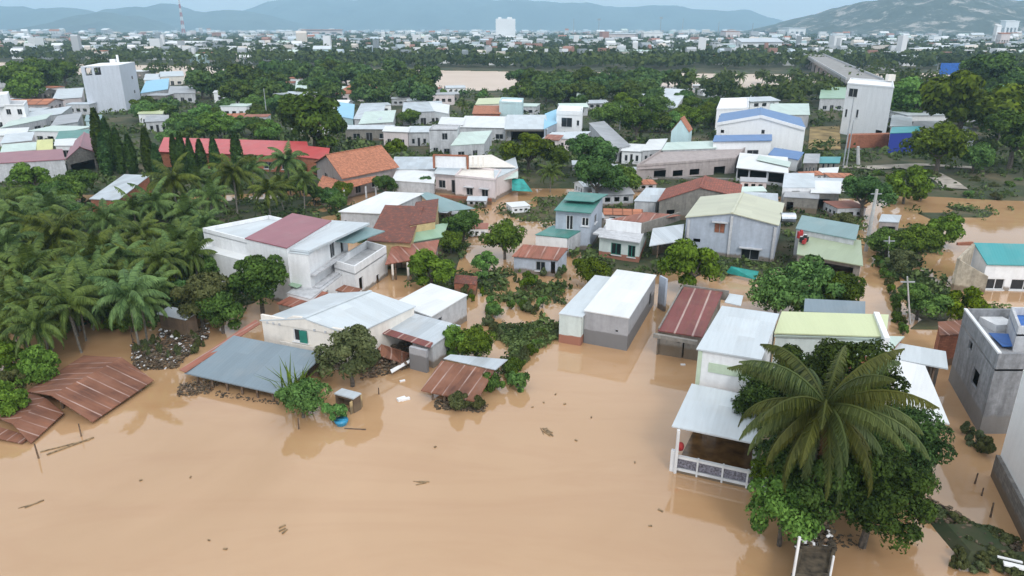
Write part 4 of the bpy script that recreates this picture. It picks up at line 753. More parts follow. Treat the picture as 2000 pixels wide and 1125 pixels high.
def crown_pts(n, nclump, rv, seed, flat=.55, cr=.34):
    r = np.random.default_rng(seed)
    d = r.normal(0, 1, (nclump, 3)); d[:, 2] = np.where(d[:, 2] < -.45, -d[:, 2] * r.uniform(-.9, 1, nclump), d[:, 2]); d /= np.linalg.norm(d, axis=1)[:, None]
    rr = r.uniform(.35, .84, nclump)[:, None]; cc = d * rr * np.array([1, 1, rv])
    rad_ = r.uniform(.6, 1.2, nclump) * cr
    k = r.integers(0, nclump, n); q = r.normal(0, 1, (n, 3)); q /= np.linalg.norm(q, axis=1)[:, None]; q[:, 2] = np.where((q[:, 2] < -.1) & (r.random(n) < .7), -q[:, 2], q[:, 2])
    rad2 = rad_[k] * r.uniform(.55, 1.08, n) ** .6
    p = cc[k] + q * rad2[:, None] * np.array([1, 1, .75 * rv + .15])
    nr = q + r.normal(0, .55, (n, 3)) + np.array([0, 0, .35]); nr /= np.linalg.norm(nr, axis=1)[:, None]
    return p, nr, cc
def make_tree(mat, n, leaf, rv, nclump, seed, label, name='leafy_tree', cr=.34, cz=None, asp=.55):
    root = thing(name, label, 'tree', (0, 0, 0)); cz = cz or (.12 + rv * .92)
    p, nr, cc = crown_pts(n, nclump, rv, seed, cr=cr); p[:, 2] += cz
    r = np.random.default_rng(seed + 1)
    quads('crown', p, nr, leaf * r.uniform(.6, 1.3, n), asp, mat, root)
    mb = MB(); mb.tube([(0, 0, -.25), (.02, .01, .2), (-.02, .03, cz * .75)], [.085, .065, .05], 7)
    for c in cc[:7]: mb.tube([(-.01, .02, cz * .55), (c[0] * .45, c[1] * .45, cz * .75 + c[2] * .2), (c[0] * .9, c[1] * .9, cz + c[2] * .9)], [.04, .028, .012], 5)
    o = mb.build('trunk', M['bark'], None, (0, 0, 0)); o.parent = root
    root['cz'] = cz; return root
PT = {}
for k, a in dict(mid=('leaf_mid', 6500, .062, .85, 26, 11), mid2=('leaf_mid', 6000, .066, .72, 22, 12), dark=('leaf_dark', 8000, .055, .9, 30, 13), dark2=('leaf_dark', 6500, .062, .75, 20, 14), bright=('leaf_bright', 5200, .075, .8, 20, 15),
                 olive=('leaf_olive', 6500, .058, .8, 30, 16), wide=('leaf_mid', 8000, .05, .55, 36, 17), far=('leaf_far', 2600, .10, .8, 16, 18), far2=('leaf_far', 2600, .10, .95, 13, 19), far3=('leaf_dark', 2600, .10, .7, 15, 20)).items():
    PT[k] = make_tree(M[a[0]], a[1], a[2], a[3], a[4], a[5], 'proto', cr=.34 if a[4] < 30 else .28)
leafmat('leaf_big', (.011, .032, .006), (.068, .145, .026)); PT['big'] = make_tree(M['leaf_big'], 24000, .031, .95, 60, 31, 'proto', cr=.24)
PT['bigbright'] = make_tree(M['leaf_bright'], 7000, .06, .9, 26, 33, 'proto')
PT['shrub'] = make_tree(M['leaf_mid'], 2200, .095, .75, 9, 41, 'proto', cz=.55, name='shrub'); PT['shrub_bright'] = make_tree(M['leaf_bright'], 2000, .10, .75, 8, 47, 'proto', cz=.5, name='shrub'); PT['shrub_olive'] = make_tree(M['leaf_olive'], 2400, .08, .65, 9, 43, 'proto', cz=.45, name='shrub')
for k in ('shrub', 'shrub_bright', 'shrub_olive'): PT[k]['category'] = 'shrub'
used = set()
def put(root, key, *a, **k):
    if key not in used:
        used.add(key); r = root
        loc, rz, sc = a; r.location = loc; r.rotation_euler = (0, 0, rz); r.scale = sc; r['label'] = k['label']
        if k.get('group'): r['group'] = k['group']
        return r
    return copy_thing(root, *a, **k)
trng = random.Random(5)
def tree(kind, cx, cy, rpx, label, pb=None, vr=None, group=None, fix=False):
    """crown centre (cx,cy) and radius in photo pixels; pb = pixel row where it meets the ground"""
    kz = PT[kind]['cz'] * 1.04; lo, hi = cy + .05 * rpx, cy + 3 * rpx
    for _ in range(24):                    # stand the crown on the ground
        mid = (lo + hi) / 2; q = P(cx, mid); z_ = D(cx, cy, q.y).z; r__ = rpx / F * (q - Vector((0, 0, H))).length
        if z_ > kz * r__: hi = mid
        else: lo = mid
    pb = lo if not fix else pb
    g = P(cx, pb, 0); ht = D(cx, cy, g.y); R = rpx / F * (g - Vector((0, 0, H))).length; cz = PT[kind]['cz']
    g.x = ht.x; z0 = min(max(gh(g.x, g.y), -.25), .4)
    hz = max(ht.z, R * .45); sz = (vr or 1) * R
    zz = hz - cz * sz                      # base height so the crown sits right
    if zz > z0: sz = (hz - z0) / cz; zz = z0
    return put(PT[kind], kind, (g.x, g.y, zz), trng.uniform(0, 6.28), (R, R, sz), label=label, group=group)
TL = [
 ('dark2', 612, 240, 78, "very dark round spreading tree left of the light blue roof", 305), ('dark2', 380, 575, 48, "dark tree at the right edge of the palm grove near the villa", 640), ('dark', 505, 550, 62, "large dark round tree in front of the white villa", 630),
 ('olive', 388, 590, 60, "olive toned bushy tree left of the dark round tree", 655), ('dark2', 430, 610, 48, "low dark tree over the rusty lean to strip", 655), ('mid', 410, 520, 40, "leafy tree at the left wall of the villa", 590),
 ('olive', 683, 700, 66, "light olive bushy tree leaning over the slate grey shed", 765), ('bright', 895, 672, 36, "bright green bush beside the maroon eave house", 705), ('mid', 930, 672, 44, "wide green bush behind the small rusty shack", 705),
 ('dark', 905, 440, 42, "dense green tree right of the pale green roof", 500), ('mid', 985, 465, 46, "dense green tree in the central garden", 520), ('bright', 945, 512, 26, "bright young tree in the central garden", 540), ('bright', 842, 528, 48, "bright leafy tree over the rust red shed", 568), ('mid', 880, 470, 30, "leafy tree below the dense green tree beside the pale green roof", 510),
 ('mid', 1152, 528, 36, "green tree behind the white roofed grey block house", 565), ('bright', 1350, 520, 56, "bright green leafy tree in front of the grey gable house", 570), ('dark', 1152, 302, 56, "large mango tree, highest of the clump by the long grey gable roof", 372), ('dark', 1168, 348, 56, "large mango tree, in the middle of its clump", 395), ('mid', 1216, 350, 42, "mango tree at the right front of its clump", 410), ('mid2', 1032, 296, 52, "wide dull green tree behind the white and pink house", 355), ('mid', 1085, 305, 32, "dull green tree touching the wide one behind the pink house", 350),
 ('dark', 1690, 378, 48, "dark round tree by the leaning concrete pole", 425), ('wide', 1575, 560, 84, "very wide dark green tree behind the yellow green roof", 612), ('mid', 1520, 575, 48, "leafy tree at the left end of the very wide tree", 612), ('dark', 1640, 575, 50, "leafy tree at the right end of the very wide tree", 612),
 ('mid', 1735, 470, 34, "leafy tree behind the pale hut by the pole", 505), ('mid', 1800, 472, 42, "green tree standing in the brown water right of the pale wall", 520), ('bright', 1846, 450, 30, "bright small tree at the flooded field edge", 480), ('olive', 1768, 512, 28, "olive shrub like tree by the lane", 545), ('mid2', 1798, 588, 42, "bluish green tree by the flooded lane", 622), ('bright', 1880, 598, 34, "bright bush behind the rust roofed brick shed", 625),
 ('mid', 1838, 282, 54, "leafy tree right of the royal blue shed", 330), ('mid2', 1885, 205, 80, "huge spreading tree on the right above the lane", 290), ('dark', 1985, 265, 58, "dark tree at the right edge above the lane", 345), ('bright', 1790, 200, 48, "yellowish green tree right of the tall white block", 262), ('dark2', 1935, 150, 52, "dark round tree far on the right by the long wall", 200), ('mid', 1960, 215, 56, "tree behind the dark one at the right edge", 290), ('dark', 1995, 175, 40, "dark tree at the far right edge", 230), ('mid', 1905, 305, 34, "low tree beside the lane at right", 345), ('bright', 1770, 362, 36, "light green bush beside the dirt path", 385), ('olive', 1640, 440, 30, "olive bush below the shacks", 462),
 ('dark', 752, 362, 26, "small dark round tree right of the orange tiled house", 392), ('dark', 832, 360, 21, "small dark tree left of the pink house porch", 388), ('dark', 612, 378, 24, "small dark tree before the veranda of the orange house", 400), ('bright', 770, 290, 22, "small green tree behind the orange tiled roof", 312), ('mid', 802, 228, 22, "small round tree before the grey parapet house", 250),
 ('dark', 1245, 238, 44, "large dark tree left of the little gable house", 290), ('mid', 1280, 205, 30, "tree above the large dark tree", 250), ('mid', 1190, 225, 34, "tree left of the large dark tree", 262),
 ('bright', 60, 350, 30, "green tree before the long grey wall at left", 385), ('dark2', 155, 360, 34, "dark tree left of the silver sheet hut", 400), ('bright', 70, 722, 36, "bright small tree beside the collapsed roof", 760), ('bright', 8, 700, 34, "bright green bush at the left edge above the collapsed roof", 735), ('bright', 5, 785, 36, "bright green bush at the left edge before the broken roof", 822), ('olive', 25, 752, 26, "yellowish bush between the bushes at the left edge", 775),
 ('shrub_bright', 650, 812, 24, "small yellow green shrub in the water before the coop", 828), ('mid', 588, 775, 46, "dense dark shrub with long shoots before the slate grey shed", 808), ('shrub', 1010, 745, 24, "shrub at the right edge of the small rusty shack", 762),
 ('shrub_olive', 900, 788, 30, "grey green weeds caught under the rusty shack", 800), ('shrub_olive', 935, 790, 20, "grey green weed tuft at the corner of the rusty shack", 803), ('shrub', 965, 748, 26, "dark weeds along the right wall of the rusty shack", 770),
 ('dark', 100, 250, 0.1, "", 0),
]
for t in TL:
    if t[2] and t[3] > 1: tree(*t)
# the great tree round the palm at lower right
for kd, cx, cy, r_, lb, pb in (('big', 1630, 765, 112, "large dark leafy tree behind the foreground coconut palm", 985), ('big', 1528, 795, 94, "dark leafy tree left of the foreground palm crown", 930), ('big', 1738, 875, 94, "dark leafy tree between the long white roof and the foreground palm", 950), ('big', 1600, 925, 112, "dark leafy tree directly under the foreground palm crown", 1000), ('big', 1705, 965, 100, "low dark leafy tree right of the foreground palm trunk", 1030), ('bigbright', 1530, 1005, 66, "bright green bush at the foot of the foreground palm", 1080), ('bigbright', 1500, 930, 34, "bright green sapling at the end of the mosaic balustrade", 985)):
    tree(kd, cx, cy, r_, lb, pb)
# broadleaf trees of the middle distance
WOOD = []
def wood_zone(n, x0, x1, y0, y1, r0, r1):      # river bank trees that read as one mass: part of the far wood
    for i in range(n):
        g = P(trng.uniform(x0, x1), trng.uniform(y0, y1)); WOOD.append((g.x, g.y, trng.uniform(r0, r1) * g.length / F))
def zone(n, x0, x1, y0, y1, r0, r1, kinds, label, group):
    for i in range(n):
        py = trng.uniform(y0, y1); px = trng.uniform(x0, x1); r_ = trng.uniform(r0, r1)
        tree(trng.choice(kinds), px, py - r_ * .95, r_, label, py, group=group)
fk = ['far', 'far2', 'far3']; mk = ['mid', 'mid2', 'dark2', 'far', 'bright']
zone(9, 0, 130, 160, 205, 24, 38, mk, "leafy tree in the clump left of the white tower", "trees left of the white tower")
zone(60, 385, 850, 160, 212, 22, 32, fk, "leafy tree in the green belt on the near river bank left of the open river", "trees of the left river belt")
zone(26, 270, 560, 222, 290, 20, 32, mk, "leafy tree between the white tower and the red hall", "trees between tower and red hall")
zone(40, 1015, 1335, 172, 212, 21, 30, fk, "leafy tree in the green belt on the near river bank right of the open river", "trees of the middle river belt")
wood_zone(26, 1330, 1640, 182, 212, 19, 26)
zone(24, 1130, 1400, 215, 265, 18, 28, mk, "leafy tree behind the long grey gable roof", "trees behind the grey gable roof")
wood_zone(24, 1640, 2000, 155, 200, 18, 28)
wood_zone(26, 90, 560, 142, 158, 13, 19)
wood_zone(16, 1000, 1335, 164, 174, 16, 21)
wood_zone(12, 1400, 1600, 160, 172, 12, 17)
zone(8, 820, 1000, 186, 205, 6, 11, fk + ['bright'], "low bush on the grassy bank below the open river", "bushes on the grassy bank")
zone(14, 1750, 1900, 205, 250, 18, 28, mk, "leafy tree behind the white block and brick wall", "trees behind the brick wall")
zone(14, 0, 160, 395, 470, 22, 34, ['mid', 'dark2', 'mid2'], "leafy tree mixed into the palm grove at left", "broadleaf trees in the palm grove")
zone(14, 160, 420, 400, 600, 26, 36, ['mid', 'dark2', 'mid2'], "leafy tree under the palms of the grove", "broadleaf trees under the palms")
for i in range(26):
    px, py = trng.uniform(-10, 300), trng.uniform(600, 650)
    tree(trng.choice(['shrub', 'shrub_bright', 'mid2']), px, py - 10, trng.uniform(14, 26), "low bush at the water edge under the palm grove", py, group="bushes at the grove water edge")
zone(9, 540, 680, 330, 420, 18, 26, ['dark', 'mid', 'dark2'], "leafy tree in the row before the orange tiled house", "trees before the orange house")
for i in range(36):
    px, py = trng.uniform(900, 1100), trng.uniform(535, 640)
    tree(trng.choice(['shrub', 'shrub_olive', 'shrub_bright', 'shrub_olive', 'mid2']), px, py - 8, trng.uniform(6, 17), "half drowned bush in the flooded central garden", py, group="drowned bushes in the central garden")
for i in range(18):
    t = i / 17; px = 1062 - 72 * t + trng.uniform(-8, 8); py = 655 + 92 * t
    tree(trng.choice(['shrub', 'shrub_olive']), px, py - 8, trng.uniform(11, 18), "bush in the weedy row left of the white roofed block house", py, group="weedy row of bushes")
for i in range(14):
    px, py = trng.uniform(955, 1100), trng.uniform(636, 662)
    tree('shrub_olive', px, py - 5, trng.uniform(8, 15), "grey green weed clump washed up in the garden", py, group="washed up weed clumps")
for i in range(22):
    px = 1690 + 60 * i / 21 + trng.uniform(-4, 4); py = 470 + 185 * i / 21
    tree(trng.choice(['shrub_olive', 'shrub', 'shrub_bright']), px + 16, py - 6, trng.uniform(6, 12), "scrubby bush along the right side of the flooded lane", py, group="bushes along the flooded lane")
for i in range(30):
    px, py = trng.uniform(1680, 1990), trng.uniform(335, 395)
    tree(trng.choice(['shrub_olive', 'shrub', 'shrub_olive']), px, py - 4, trng.uniform(7, 14), "low scrub bush on the bank beside the dirt path", py, group="scrub by the dirt path")
for i in range(22):
    px, py = trng.uniform(1870, 2010), trng.uniform(1055, 1125)
    tree('shrub_olive', px, py - 6, trng.uniform(9, 18), "low olive scrub in the bottom right corner", py, group="scrub in the bottom right corner")
for i in range(14):
    t = i / 13; px = 1770 + 190 * t; py = 985 + 75 * t
    tree('shrub_olive', px + trng.uniform(-6, 6), py - 8, trng.uniform(12, 20), "grey green weeds on the mud bank at lower right", py + 8, group="weeds on the lower right bank")
for i in range(16):
    a_, b_ = trng.random(), trng.random(); px = 265 + 130 * a_; py = 712 - 38 * b_ - 20 * a_
    tree('shrub_olive', px, py - 4, trng.uniform(6, 12), "grey green weed tuft on the muddy rubble bank at left", py, group="weeds on the left rubble bank")
for px, py, r_ in ((1905, 868, 18), (1925, 882, 22), (1890, 850, 14)): tree('shrub_olive', px, py - 8, r_, "weed tuft at the foot of the grey cement house", py, group="weeds at the grey cement house")

# low growth between the houses, too dense to count
leafmat("leaf_under", (.018, .045, .009), (.135, .200, .055), cs=.15, world=True)
def seg_d(p, a, b):
    ab = b - a; t = max(0, min(1, (p - a).dot(ab) / ab.length_squared)); return (a + ab * t - p).length
ROADS = [([P(*q).xy for q in ((1690, 328), (1760, 325), (1820, 338), (1850, 355), (1866, 368))], 2.6), ([P(*q).xy for q in ((1640, 326), (1700, 326), (1800, 321), (1900, 327))], 2.0), ([P(*q).xy for q in ((1690, 161), (1720, 172), (1760, 196))], 7), ([P(*q).xy for q in ((1580, 268), (1640, 268))], 9)]
def inquad(p, q):
    sg_ = [ (q[(i + 1) % 4] - q[i]).cross(p - q[i]) > -.35 * (q[(i + 1) % 4] - q[i]).length for i in range(4)]
    return all(sg_)
r = np.random.default_rng(77); uc = []; tries = 0
while len(uc) < 7500 and tries < 60000:
    tries += 1; px = r.uniform(-60, 2060); py = 150 + 490 * r.random() ** 1.5; p = P(px, py).xy
    z = gh(p.x, p.y)
    if z < .02 or any(inquad(p, q) for q in HOUSES) or any(seg_d(p, a, b) < w for pts_, w in ROADS for a, b in zip(pts_, pts_[1:])): continue
    if mnoise.noise(Vector((p.x * .07, p.y * .07, 33))) < -.18 and r.random() < .75: continue
    uc.append((p.x, p.y, z, r.uniform(.35, 1.0) ** 1.6 * (1.0 if py > 330 else 1.9)))
tries = 0
while tries < 9000:
    tries += 1; q_ = [(930, 1110, 632, 760), (930, 1110, 632, 700), (880, 1120, 530, 650), (560, 700, 690, 760)][tries % 4]; px = r.uniform(q_[0], q_[1]); py = r.uniform(q_[2], q_[3]); p = P(px, py).xy; z = gh(p.x, p.y)
    if z < .04 or any(inquad(p, q) for q in HOUSES) or r.random() < .7: continue
    uc.append((p.x, p.y, z - .05, r.uniform(.2, .5)))
uc = np.array(uc); k = 14; idx = np.repeat(np.arange(len(uc)), k); d = r.normal(0, 1, (len(idx), 3)); d /= np.linalg.norm(d, axis=1)[:, None]; d[:, 2] = np.abs(d[:, 2])
p = uc[idx, :3] + d * uc[idx, 3][:, None] * np.array([1.2, 1.2, 1.0]) * r.uniform(.3, 1.05, len(idx))[:, None]; nr = d + r.normal(0, .5, d.shape); nr /= np.linalg.norm(nr, axis=1)[:, None]
tag(quads('undergrowth', p, nr, uc[idx, 3] * r.uniform(.22, .45, len(idx)), .6, M['leaf_under'], None), kind='stuff')

# columnar trees
def make_column(seed):
    root = thing('columnar_tree', 'proto', 'tree', (0, 0, 0)); r = np.random.default_rng(seed); n = 3800
    z = r.uniform(.04, 1, n) ** .9; prof = .105 * np.sin(np.clip(z, 0, 1) * np.pi * .93 + .12) ** .6 * (1.1 - .45 * z); a = r.uniform(0, 6.283, n); rr = prof * r.uniform(.6, 1.15, n)
    p = np.stack([rr * np.cos(a), rr * np.sin(a), z], 1); nr = np.stack([np.cos(a), np.sin(a), -.3 + r.normal(0, .3, n)], 1) + r.normal(0, .35, (n, 3)); nr /= np.linalg.norm(nr, axis=1)[:, None]
    quads('crown', p, nr, .026 * r.uniform(.6, 1.3, n), .5, M['leaf_dark'], root)
    mb = MB(); mb.tube([(0, 0, -.05), (0, 0, .9)], [.02, .006], 6); o = mb.build('trunk', M['bark'], None, (0, 0, 0)); o.parent = root
    return root
pc = [make_column(51), make_column(52)]
for i, (px, yt, yb, lb) in enumerate(((205, 212, 335, "tallest dark columnar tree, left end of its row"), (222, 232, 340, "columnar tree second from the left end of the row"), (240, 250, 345, "columnar tree third from the left end of the row"), (262, 262, 345, "columnar tree with a slim top behind the palm grove"), (296, 250, 345, "columnar tree left of the red hall's end"), (348, 262, 345, "columnar tree before the left part of the red hall"), (362, 258, 348, "tall columnar tree before the red hall"), (378, 270, 348, "columnar tree right of the tall one before the red hall"), (398, 272, 345, "slim columnar tree before the middle of the red hall"), (425, 268, 348, "columnar tree before the right middle of the red hall"), (468, 256, 345, "columnar tree before the right end of the red hall"), (212, 260, 350, "short columnar tree at the left of its row"), (312, 280, 350, "short columnar tree before the end of the red hall"))):
    g = P(px, yb, 0); hh = D(px, yt, g.y).z; w_ = trng.uniform(1.05, 1.3) * max(hh, 7)
    put(pc[i % 2], 'col%d' % (i % 2), (g.x, g.y, 0), trng.uniform(0, 6), (w_, w_, hh), label=lb, group="columnar trees before the red hall")

# coconut palms
def frond_mesh(mb, az, el, L, sag, nl, lw, ll, rnd, hang=.55):
    """one frond from the origin: arched midrib and two combs of drooping leaflets"""
    h = Vector((math.cos(az), math.sin(az), 0)); side = Vector((-h.y, h.x, 0)); pts = []; p = Vector((0, 0, 0)); a = el; N = 9
    for i in range(N + 1):
        pts.append(p.copy()); a -= sag / N * (.5 + i / N); p = p + (h * math.cos(a) + Vector((0, 0, math.sin(a)))) * (L / N)
    mb.tube(pts, [.05 * L / 4 * (1 - .85 * i / N) + .004 for i in range(N + 1)], 4, cap=False)
    for i in range(nl):
        t = .1 + .9 * (i + rnd.random() * .5) / nl; f = t * N; k = min(int(f), N - 1); q = pts[k].lerp(pts[k + 1], f - k); d = (pts[k + 1] - pts[k]).normalized()
        w = ll * (math.sin(math.pi * min(1, (t * .9 + .12))) ** .7 + .12) * rnd.uniform(.85, 1.1)
        for s in (-1, 1):
            dirn = (side * s * (1 - .25 * t) + d * (.45 + .4 * t) + Vector((0, 0, -hang * rnd.uniform(.6, 1.3)))).normalized()
            m1 = q + dirn * w * .55; m2 = q + (dirn + Vector((0, 0, -.55 * hang))).normalized() * w; e_ = d * lw
            mb.poly([q - e_ * .5, q + e_ * .5, m1 + e_ * .6, m1 - e_ * .6]); mb.poly([m1 - e_ * .6, m1 + e_ * .6, m2])
def palm_proto(seed, nf, nl, fronds_apart=False, hang=.5, lw=.013, drop=104, up=82, ll=.235):
    rnd = random.Random(seed); root = thing('coconut_palm', 'proto', 'palm tree', (0, 0, 0)); base = Vector((0, 0, 1))
    mbA = MB()
    for i in range(nf):
        t = i / nf; az = i * 2.39996 + rnd.uniform(-.25, .25); el = rad(up - drop * t ** .8 + rnd.uniform(-8, 8)); sag = rad(70 + 45 * t + rnd.uniform(-15, 20))
        mb = MB() if fronds_apart else mbA; n0 = len(mb.v)
        frond_mesh(mb, az, el, rnd.uniform(.85, 1.05), sag, nl, lw, ll, rnd, hang * rnd.uniform(.8, 1.3))
        for j in range(n0, len(mb.v)): mb.v[j] = (mb.v[j][0], mb.v[j][1], mb.v[j][2])
        if fronds_apart: o = mb.build('frond', M['palm_leaf_near'] if i < nf - 5 else M['palm_dry'], None, (0, 0, 0)); o.parent = root
    if not fronds_apart: o = mbA.build('crown', M['palm_leaf'], None, (0, 0, 0)); o.parent = root
    return root
def palm_trunk(root, hgt, R, lean, seed):
    """trunk down from the crown centre at the origin, in metres, divided by the crown scale R"""
    rnd = random.Random(seed); mb = MB(); pts = [Vector((lean[0] * (t ** 1.6), lean[1] * (t ** 1.6), -hgt * t)) / R for t in (0, .1, .3, .5, .7, .9, 1)]
    rs = [q / R for q in (.13, .12, .11, .115, .12, .15, .2)]; mb.tube(pts[::-1], rs[::-1], 8); o = mb.build('trunk', M['palm_bark'], None, (0, 0, 0)); o.parent = root
    return o
leafmat('palm_leaf_near', (.022, .044, .008), (.135, .180, .045), trans=.2, spec=.2, rough=.5)
palms = [palm_proto(60 + i, 19 + 2 * (i % 3), 34, lw=.028, ll=.19, hang=.65) for i in range(5)]
for i, p_ in enumerate(palms): palm_trunk(p_, 10, 4.2, (.8 - .5 * i, .4 * i - .5), i)
PL = [(335, 352, 62), (455, 338, 62), (560, 312, 52), (522, 370, 52), (592, 350, 44), (410, 385, 52), (250, 575, 84), (185, 495, 72), (110, 455, 70), (60, 520, 75), (130, 590, 78), (30, 590, 72), (205, 428, 62), (275, 452, 62), (300, 395, 54), (15, 480, 66), (95, 402, 58), (165, 545, 76), (310, 510, 66), (345, 470, 58), (240, 500, 66), (70, 635, 66), (5, 400, 56), (5, 640, 60), (365, 415, 54), (260, 405, 50), (140, 430, 58), (490, 330, 44), (430, 350, 46), (545, 365, 40), (385, 350, 48), (30, 430, 58), (300, 555, 60)]
_gp = random.Random(8)
while len(PL) < 66:
    x_, y_ = _gp.uniform(-20, 400), _gp.uniform(395, 600)
    if (x_ > 130 and x_ < 330 and 330 < y_ < 420) or x_ > 330 and y_ > 500: continue
    PL.append((x_, y_, 44 + 24 * (y_ - 395) / 205))
def palm(px, py, rpx, dist_drop, label, group, i):
    g = P(px, py + dist_drop, 0); c = D(px, py, g.y); R = rpx / F * (Vector((0, 0, H)) - c).length; c.x = D(px, py, g.y).x
    pr = palms[i % 5]; return put(pr, 'palm%d' % (i % 5), c, trng.uniform(0, 6.28), (R, R, R * trng.uniform(.85, 1.15)), label=label, group=group)
for i, (px, py, r_) in enumerate(PL):
    lone = (px, py) == (250, 575)
    palm(px, py, r_ * .95, r_ * 1.3, "coconut palm with hanging yellowish fronds at the water edge of the grove" if lone else "coconut palm in the dense grove at left", None if lone else "coconut palms in the left grove", i)
palm(1075, 335, 36, 40, "lone coconut palm left of the mango clump", None, 1); palm(1560, 200, 20, 26, "small palm before the bridge", None, 2); palm(905, 205, 16, 22, "small palm behind the white hall", None, 3)
for i in range(60):
    px = trng.choice([trng.uniform(420, 820), trng.uniform(1020, 1330), trng.uniform(1340, 1640)]); py = trng.uniform(138, 185); palm(px, py, trng.uniform(10, 17), 16, "slender palm rising from the belt of trees by the river", "palms in the river belt", i)
# foreground palm with every frond a part
cpos = P(1612, 792, 7.4)
fp = palm_proto(99, 52, 92, True, 1.25, .010, 130, 76, .165); fp['label'] = "big coconut palm with drooping fronds in the lower right foreground"
fp.location = cpos; fp.scale = (5.0, 5.0, 5.0); palm_trunk(fp, 8.2, 5.0, (.3, .5), 9)
rnd = random.Random(4); mb = MB()
for i in range(9):
    a = i * .7; q = Vector((.075 * math.cos(a), .075 * math.sin(a), -.07 - .03 * (i % 2))); mb.tube([q + Vector((0, 0, -.035)), q + Vector((0, 0, -.02)), q, q + Vector((0, 0, .025)), q + Vector((0, 0, .035))], [.005, .024, .03, .02, .004], 8)
o = mb.build('coconut_cluster', M['leaf_olive'], None, (0, 0, 0), True); o.parent = fp
# long-shooted shrub
r = thing('tall_grass', "spray of long arching grassy shoots rising from the dark shrub", 'grass clump', P(580, 790, 0)); mb = MB()
for i in range(46):
    a = rnd.uniform(0, 6.28); t = rnd.uniform(.15, .75); b0 = r.location + Vector((rnd.gauss(0, .4), rnd.gauss(0, .4), .2)); h_ = rnd.uniform(1.8, 3.4); d = Vector((math.cos(a) * t, math.sin(a) * t, 1)).normalized(); s_ = Vector((-math.sin(a), math.cos(a), 0)) * .05
    m_ = b0 + d * h_ * .6; e_ = m_ + (d + Vector((math.cos(a) * .5, math.sin(a) * .5, -.3))).normalized() * h_ * .5; mb.poly([b0 - s_, b0 + s_, m_ + s_, m_ - s_]); mb.poly([m_ - s_, m_ + s_, e_])
mb.build('blades', M['leaf_mid'], r)

# ------------------------------------------------------------------ far wood, far town
n_t = 15000; r = np.random.default_rng(21); cs = []
while len(cs) < n_t:
    Y = 450 * (6.5 ** r.random()); X = r.uniform(-.8, .8) * Y
    if interp(X, _near) - 2 < Y < interp(X, _far) + 22: continue
    if Y < interp(X, _near): continue
    cs.append((X, Y, r.uniform(3.2, 6.2), r.uniform(2.2, 5)))
for x_, y_, R_ in WOOD:
    cs += [(x_ + r.normal(0, R_ * .2), y_ + r.normal(0, R_ * .2), R_ * r.uniform(.6, .95), R_ * r.uniform(.5, 1.0)) for _ in range(6)]
cs = np.array(cs); k = 18
idx = np.repeat(np.arange(len(cs)), k); d = r.normal(0, 1, (len(idx), 3)); d /= np.linalg.norm(d, axis=1)[:, None]; d[:, 2] = np.abs(d[:, 2]) * 1.1 - .25
p = np.stack([cs[idx, 0], cs[idx, 1], cs[idx, 3] + .5], 1) + d * cs[idx, 2][:, None] * np.array([1, 1, .8]) * r.uniform(.6, 1.05, len(idx))[:, None]
nr = d + r.normal(0, .4, d.shape); nr /= np.linalg.norm(nr, axis=1)[:, None]
tag(quads('far_wood', p, nr, np.minimum(cs[idx, 2] * r.uniform(.2, .42, len(idx)), np.where(cs[idx, 1] < 440, .85, 9)), .7, M['leaf_wood'], None), kind='stuff')
FW = ['w_white_far', 'w_white_far', 'w_lightgrey', 'w_pink', 'w_cream', 'w_white_far', 'w_aqua']; FRF = ['r_white', 'r_pale', 'r_silver', 'r_pale', 't_orange', 'r_white', 'r_mint']
wname = {'w_white_far': 'white', 'w_lightgrey': 'pale grey', 'w_pink': 'pinkish', 'w_cream': 'cream', 'w_aqua': 'pale aqua', 'w_dirty': 'stained'}; rname = {'r_white': 'white', 'r_pale': 'pale', 'r_silver': 'silver', 't_orange': 'orange', 'r_mint': 'mint'}
frng = random.Random(12)
_fmesh = {}
